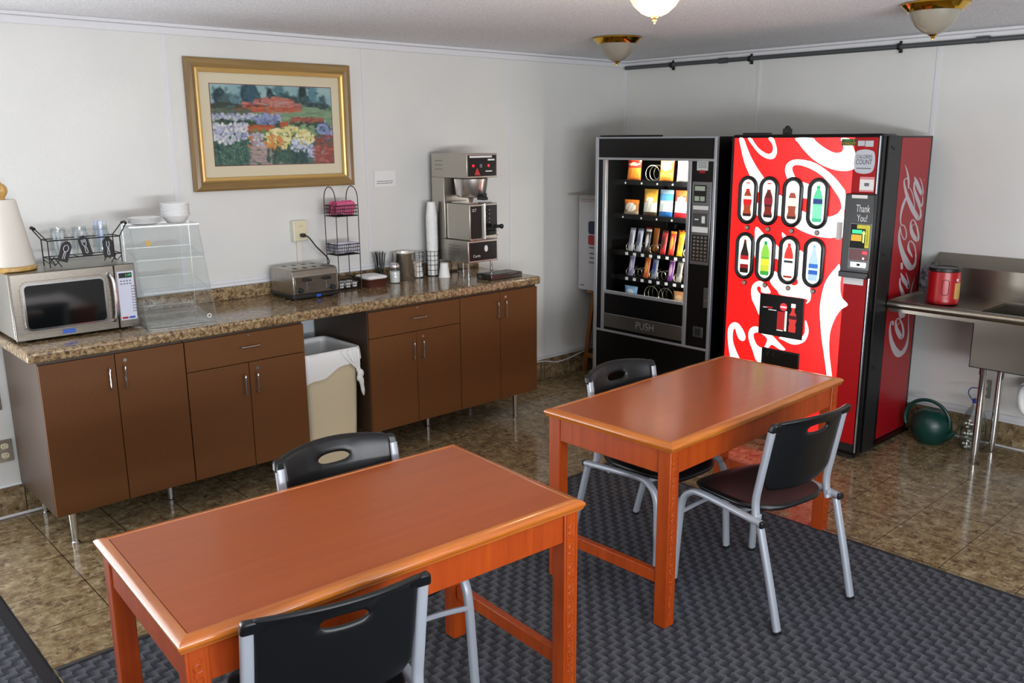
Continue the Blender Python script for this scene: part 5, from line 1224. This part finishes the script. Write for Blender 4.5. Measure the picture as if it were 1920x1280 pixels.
# red side with script
sd = obj('side_panel', MB().box(-.535, -.150, -2.5012, -2.5, .035, 1.828), RED2, t, smooth=False)
SCW = mat('pale grey script', '#b9b1b4', .4)
def ribbon(st, k=5):
    st = cr(st, k); P = [(x/2.27, z) for x, z, w in st]; n = len(P); L_, R_ = [], []
    for i in range(n):
        a, b = P[max(i-1,0)], P[min(i+1,n-1)]; dx, dz = b[0]-a[0], b[1]-a[1]; q = math.hypot(dx, dz) or 1
        w = max(st[i][2], .0012)/2; nx, nz = -dz/q*w, dx/q*w
        L_.append(((P[i][0]+nx)*2.27, P[i][1]+nz)); R_.append(((P[i][0]-nx)*2.27, P[i][1]-nz))
    return L_, R_
for i, st in enumerate(COKE_SCRIPT):
    L_, R_ = ribbon(st); y = -2.5014-.00012*(i % 5); n = len(L_)
    v = [(a, y, b) for a, b in L_]+[(a, y, b) for a, b in R_]
    obj('script_stroke', MB().add(v, [(j, j+1, n+j+1, n+j) for j in range(n-1)]), SCW, sd, smooth=False)
for z in (1.78, 1.2, .55): obj('door_bolt', MB().cyl((-.80,-2.566,z), (-.80,-2.569,z), .006, n=10).cyl((-.775,-2.566,z-.01), (-.775,-2.569,z-.01), .006, n=10), INK, dm_)
obj('top_latch', MB().box(-.80,-.74,-1.93,-1.90,1.852,1.885).sphere((-.77,-1.915,1.885),.018,10), DARK, dm_, bevel=.003)
obj('top_rail', MB().box(-.82,-.75,-1.80,-1.64,1.8522,1.862), DARK, dm_, bevel=.002)

# ================================================================== EASEL AND CARTON IN THE CORNER
t = thing('display_easel', 'small wooden easel in the corner left of the snack machine', 'easel', (-.48,-.24,0), world=True)
def bar(p, q, w, d): 
    p, q = Vector(p), Vector(q); dv = q-p; s = Vector((0, w/2, 0)); f = Vector((d, 0, 0))
    return MB().hexa([p-s, p+s, p+s+f, p-s+f], [q-s, q+s, q+s+f, q-s+f])
obj('leg', bar((-.505,-.052,0), (-.505,-.225,1.25), .034, .02), OAK, t, bevel=.002); obj('leg', bar((-.505,-.425,0), (-.505,-.255,1.25), .034, .02), OAK, t, bevel=.002)
obj('rear_leg', bar((-.25,-.24,0), (-.484,-.24,1.2), .03, .02), OAK, t, bevel=.002)
obj('crossbar', MB().box(-.504, -.488, -.402, -.07, .115, .150), OAK, t, bevel=.002)
obj('ledge', MB().box(-.56, -.5055, -.39, -.125, .655, .674), OAK, t, bevel=.002)
t = thing('printed_carton', 'white printed carton with an open tan flap standing on the easel', 'box', (-.53,-.21,.6745), world=True)
obj('body', MB().box(-.555, -.508, -.405, -.028, .675, 1.41), mat('white card', '#c9c9cc', .6), t, bevel=.001)
obj('flap', MB().hexa([(-.70,-.395,1.418),(-.556,-.405,1.408),(-.556,-.03,1.408),(-.70,-.05,1.418)], [(-.70,-.395,1.421),(-.556,-.405,1.412),(-.556,-.03,1.412),(-.70,-.05,1.421)]), KRAFT, t)
k = MB().prism(rrect(.17,.10,.02), FX(-.5555,-.215,1.165), .0006); obj('print_block', k, mat('navy print', '#1a2748', .5), t)
obj('print_block', MB().prism(rrect(.17,.075,.015), FX(-.5555,-.215,1.07), .0006), mat('crimson print', '#a8202c', .5), t)
k = MB()
for z, a, b in ((1.005,-.14,-.29),(.96,-.145,-.29),(.925,-.145,-.28),(.89,-.14,-.285)): k.box(-.5561,-.5555,a,b,z,z+.012)
k.box(-.5561,-.5555,-.05,-.095,.705,.714); obj('print_lines', k, INKG, t)
obj('print_lines', MB().box(-.5561,-.5555,-.05,-.20,1.375,1.381).box(-.5561,-.5555,-.05,-.17,1.36,1.366), mat('faded red print', '#b98a8c', .6), t)

# ================================================================== SINK
t = thing('sink_unit', 'stainless steel sink with a drainboard beside the red drinks machine', 'sink', (-.35,-3.1,0), world=True)
Y0, Y1, FXs = -2.575, -4.1, -.680
obj('drainboard', MB().hexa([(FXs,-3.0,.885),(-.09,-3.0,.885),(-.09,Y0,.905),(FXs,Y0,.905)], [(FXs,-3.0,.892),(-.09,-3.0,.892),(-.09,Y0,.912),(FXs,Y0,.912)]), STEELD, t)
obj('front_rim', MB().tube([(FXs-.004,Y0+.004,.905),(FXs-.004,Y1,.905)], .023, 14).box(FXs-.002, FXs+.006, Y0, Y1, .862, .905), STEELD, t)
obj('end_rim', MB().hexa([(FXs,Y0,.88),(-.09,Y0,.88),(-.09,Y0+.012,.88),(FXs,Y0+.012,.88)], [(FXs,Y0,.925),(-.09,Y0,.935),(-.09,Y0+.012,.935),(FXs,Y0+.012,.925)]), STEELD, t, bevel=.004)
pr = [(-.088,.88),(-.088,1.065),(-.004,1.128),(-.004,1.136),(-.010,1.140),(-.020,1.134),(-.100,1.070),(-.104,.88)]
v = [(a,Y0+.01,b) for a,b in pr]+[(a,Y1,b) for a,b in pr]; m = len(pr)
obj('backsplash', MB().add(v, [tuple(range(m)), tuple(reversed(range(m,2*m)))]+[(i,(i+1)%m,m+(i+1)%m,m+i) for i in range(m)]), STEELD, t)
bx0, bx1, by0, by1 = -.600, -.13, -3.008, -3.60
mb = MB()
mb.box(bx0, bx0+.004, by1, by0, .60, .89); mb.box(bx1-.004, bx1, by1, by0, .60, .89); mb.box(bx0, bx1, by0-.004, by0, .60, .89); mb.box(bx0, bx1, by1, by1+.004, .60, .89); mb.box(bx0, bx1, by1, by0, .60, .604)
obj('bowl', mb, STEELD, t)
obj('bowl_deck', MB().box(FXs, bx0, by1, -3.0, .886, .893).box(bx1, -.09, by1, -3.0, .886, .893).box(FXs, -.09, Y1, by1, .886, .893), STEELD, t)
for x, y in ((-.44,-3.035),(-.15,-3.03),(-.44,-3.57),(-.15,-3.57)):
    l = obj('leg', MB().cyl((x,y,.06),(x,y,.599),.0195,n=18), CHROME, t)
    obj('leg_socket', MB().cyl((x,y,.53),(x,y,.5995),.024,n=18), CHROME, l); obj('foot', MB().lathe([(.010,0),(.014,.004),(.016,.03),(.0175,.06),(.0175,.065)], (x,y,0), 16), CHROME, l)
t = thing('drain_pipe', 'white plastic drain trap under the steel sink', 'pipe', (-.2,-3.25,.3), world=True)
obj('pipe', MB().tube(cr([(-.3,-3.32,.598),(-.3,-3.32,.42),(-.3,-3.30,.34),(-.29,-3.255,.305),(-.28,-3.21,.33),(-.27,-3.19,.39),(-.24,-3.185,.43),(-.15,-3.18,.435),(-.013,-3.18,.435)], 6), .021, 14), WPLAS, t)
obj('slip_nut', MB().cyl((-.3,-3.32,.43),(-.3,-3.32,.465),.03,n=14).cyl((-.20,-3.183,.433),(-.16,-3.181,.435),.03,n=14), WPLAS, t)
outlet('grey outlet plate low on the wall under the sink', FX(0, -2.905, .335), mat('grey cover plate', '#8f8f8a', .4), mat('ivory socket', '#cfc9b4', .4))
t = thing('coffee_canister', 'red plastic coffee canister with a black lid on the drainboard', 'canister', (-.43,-2.765,.905), world=True)
c = (-.435,-2.768,.9035)
obj('body', MB().lathe([(0,0),(.080,0),(.085,.005),(.086,.03),(.0845,.034),(.0845,.175),(.083,.185),(.0,.186)], c, 40), REDP, t)
obj('lid', MB().lathe([(0,.186),(.085,.186),(.088,.189),(.088,.203),(.084,.207),(.070,.207),(.067,.203),(0,.203)], c, 40), DARK, t)
M3 = Matrix.Translation(c)
def patch(a0, a1, z0, z1, r, n=12): return MB().grid(lambda u, v: (c[0]+r*math.cos(a0+(a1-a0)*u), c[1]+r*math.sin(a0+(a1-a0)*u), c[2]+z0+(z1-z0)*v), n, 4)
A0 = math.radians(-152)
obj('label', patch(A0+.62, A0+1.5, .035, .125, .0852), mat('tan label', '#c9a05a', .5), t); obj('label_dot', patch(A0+.72, A0+.9, .135, .15, .0852, 4), PAPER, t)
obj('grip_recess', MB().tube([(c[0]+.0848*math.cos(A0+q[0]/.085), c[1]+.0848*math.sin(A0+q[0]/.085), c[2]+.10+q[1]) for q in rrect(.036,.085,.014,4)], .0022, 6, True), mat('dark red groove', '#6d0a10', .4), t)
R4 = random.Random(2)
def crumple(u, v):
    th, ph = u*2*PI, v*PI; d = Vector((math.sin(ph)*math.cos(th), math.sin(ph)*math.sin(th), math.cos(ph)))
    r = 1 + .45*noise.noise(d*2.3) + .22*noise.noise(d*6.1)
    return (-.24+d.x*.10*r, -2.625+d.y*.058*r, 1.005+d.z*.085*r)
tag(obj('plastic_bag', MB().grid(crumple, 28, 18), clear('cloudy plastic film', '#c6c8d2', .45, .2, .5), ang=30), 'crumpled clear plastic bag behind the red canister', 'plastic bag')
t = thing('watering_can', 'round dark green watering can on the floor beside the red machine', 'watering can', (-.23,-2.70,0), world=True)
c = Vector((-.235,-2.705,.104))
obj('body', MB().lathe([(0,-.104),(.065,-.104),(.075,-.101),(.105,-.06),(.118,-.01),(.113,.035),(.09,.075),(.055,.098),(.045,.101),(.043,.098),(.0,.09)], tuple(c), 36), GREENP, t)
hc_ = Vector((c.x-.02, c.y+.022, c.z+.035))
obj('handle', MB().tube([(hc_.x, hc_.y+.133*math.cos(math.radians(q)), hc_.z+.125*math.sin(math.radians(q))) for q in range(-22, 225, 10)], .0125, 10, flat=.8), GREENP, t)
obj('spout', MB().tube(cr([(c.x-.02,c.y-.095,c.z-.055),(c.x-.03,c.y-.125,c.z-.03),(c.x-.035,c.y-.150,c.z+.0)], 5), [.022-.0010*i for i in range(11)], 12), GREENP, t)
t = thing('water_jug', 'clear plastic jug with a blue cap on the floor behind the sink legs', 'jug', (-.2,-2.915,0), world=True)
c = (-.17,-2.925,.001)
obj('body', MB().lathe([(0,0),(.066,0),(.072,.008),(.072,.05),(.068,.058),(.072,.066),(.072,.11),(.068,.118),(.072,.126),(.07,.17),(.05,.225),(.024,.265),(.02,.285)], c, 28), clear('jug plastic', '#dfe4e4', .5, .12, .5), t)
obj('cap', MB().lathe([(0,.285),(.023,.282),(.023,.305),(0,.307)], c, 20), mat('blue cap', '#2f3f86', .4), t)
obj('carry_ring', MB().tube(cr([(c[0]-.01,c[1]+.015,.29),(c[0]-.015,c[1]+.045,.335),(c[0]-.012,c[1]+.035,.37),(c[0]-.005,c[1]-.01,.375),(c[0],c[1]-.04,.36)],5), .0035, 7), bpy.data.materials['blue cap'], t)
kk = MB()
for i in range(9): kk.sphere((c[0]-.068, c[1]+.012+.012*math.sin(i*2.1), .02+i*.021), .008, 8, .4, 1.2, .8)
obj('label_print', kk, mat('white label flecks', '#d9d4c4', .5), t)

# ================================================================== CEILING
t = thing('conduit_pipe', 'grey conduit pipe running along the top of the right wall', 'pipe', (-.035,-3.5,2.37), world=True)
obj('pipe', MB().tube([(-.032,-.03,2.374),(-.032,YN+.02,2.362)], .0145, 12), PIPEM, t)
for y in (-.936,-2.69,-4.4): obj('coupling', MB().cyl((-.032,y-.035,2.372),(-.032,y+.035,2.372),.0195,n=14), PIPEM, t)
for y in (-.478,-1.156,-2.206,-3.3): obj('clamp', MB().cyl((-.032,y-.008,2.371),(-.032,y+.008,2.371),.021,n=14).box(-.016,-.0005,y-.008,y+.008,2.335,2.405), GREYD, t)
def lamp(x, y, lit, label):
    t = thing('ceiling_lamp', label, 'ceiling light', (x,y,H), 0, 'flush ceiling lamps')
    obj('brass_pan', MB().lathe([(0,0),(.142,0),(.149,-.004),(.149,-.010),(.140,-.018),(.126,-.03),(.120,-.04),(.112,-.04),(.112,-.03)], (0,0,0), 40), BRASS, t)
    obj('glass_bowl', MB().lathe([(.0,-.142),(.022,-.140),(.05,-.128),(.08,-.102),(.1,-.07),(.110,-.04),(.106,-.04),(.096,-.07),(.076,-.1),(.048,-.123),(0,-.134)], (0,0,0), 40), FROSTON if lit else FROST, t)
    obj('finial', MB().lathe([(0,-.168),(.004,-.164),(.005,-.158),(.010,-.154),(.009,-.148),(.02,-.143),(.022,-.139),(0,-.138)], (0,0,0), 20), BRASS, t)
    return t
lamp(-1.333,-1.060, False, 'unlit brass and frosted glass ceiling lamp in front of the corner'); lamp(-1.270,-2.925, False, 'unlit brass and frosted glass ceiling lamp at the right, above the drinks machine'); lamp(-2.77,-2.49, True, 'lit brass and frosted glass ceiling lamp cut by the top of the photo')
# ================================================================== LIGHT
def area(name, loc, target, sx, sy, energy, col):
    l = bpy.data.lights.new(name, 'AREA'); l.shape = 'RECTANGLE'; l.size = sx; l.size_y = sy; l.energy = energy; l.color = col
    o = bpy.data.objects.new(name, l); COL.objects.link(o); o.location = loc
    o.rotation_euler = (Vector(target)-Vector(loc)).to_track_quat('-Z', 'Y').to_euler(); return o
a_, b_, c_, d_ = WIN['y']
area('daylight_back_window', (-5.1, YN-.1, (c_+d_)/2), (-4.7, YN+1, (c_+d_)/2-.12), 3.2, d_-c_-.1, 46, (.9,.96,1))
area('added_ceiling_fill_back', (-4.2, YN+.02, c_+.25), (-3.8, YN+1, c_+1.9), 3.8, .5, 220, (.94,.96,1))  # upward fill light added to brighten the ceiling, not a real source
a_, b_, c_, d_ = WIN['a']
area('daylight_glass_door', ((a_+b_)/2, .1, (c_+d_)/2), ((a_+b_)/2+.2, -1, (c_+d_)/2-.1), b_-a_-.1, d_-c_-.1, 40, (.9,.96,1))
area('added_ceiling_fill_door', ((a_+b_)/2, -.02, .45), ((a_+b_)/2+.9, -1.2, 2.3), b_-a_-.1, .7, 50, (.96,.97,1))  # second added fill, aimed up from the door to lift the left ceiling
l = bpy.data.lights.new('lamp_bulb', 'POINT'); l.energy = 9; l.color = (1,.8,.5); l.shadow_soft_size = .06
o = bpy.data.objects.new('lamp_bulb', l); COL.objects.link(o); o.location = (-2.77,-2.49,2.25)
area('snack_lamp_upright', (-.81,-1.262,1.28), (-.70,-.9,1.25), .03, .8, 4.5, (1,.95,.86))
area('snack_lamp_top', (-.80,-.98,1.70), (-.72,-.98,1.4), .45, .03, 2.6, (1,.95,.86))
w = bpy.data.worlds.new('World'); sc.world = w; w.use_nodes = True
bg = w.node_tree.nodes['Background']; bg.inputs[0].default_value = (.75,.85,1,1); bg.inputs[1].default_value = .6
# ================================================================== CAMERA
cam = bpy.data.cameras.new('Camera'); co_ = bpy.data.objects.new('Camera', cam); COL.objects.link(co_)
ya, pi_, ro = (math.radians(q) for q in (47.4888, -12.972, -.4045))
fw = Vector((math.cos(pi_)*math.cos(ya), math.cos(pi_)*math.sin(ya), math.sin(pi_)))
r_ = Vector((math.sin(ya), -math.cos(ya), 0)); u_ = r_.cross(fw)
r2 = math.cos(ro)*r_ + math.sin(ro)*u_; u2 = -math.sin(ro)*r_ + math.cos(ro)*u_
co_.matrix_world = Matrix(((r2.x,u2.x,-fw.x,-5.6056),(r2.y,u2.y,-fw.y,-4.7553),(r2.z,u2.z,-fw.z,1.8356),(0,0,0,1)))
cam.sensor_width = 36; cam.sensor_fit = 'HORIZONTAL'; cam.lens = 1646.94*36/1920; cam.clip_start = .05
sc.camera = co_
sc.view_settings.view_transform = 'Standard'; sc.view_settings.look = 'None'
sc.view_settings.gamma = 1; sc.view_settings.use_curve_mapping = False; sc.view_settings.exposure = .12
sc.cycles.use_denoising = True; sc.cycles.max_bounces = 10; sc.cycles.transparent_max_bounces = 24; sc.cycles.sample_clamp_indirect = 6; sc.cycles.caustics_reflective = False; sc.cycles.caustics_refractive = False
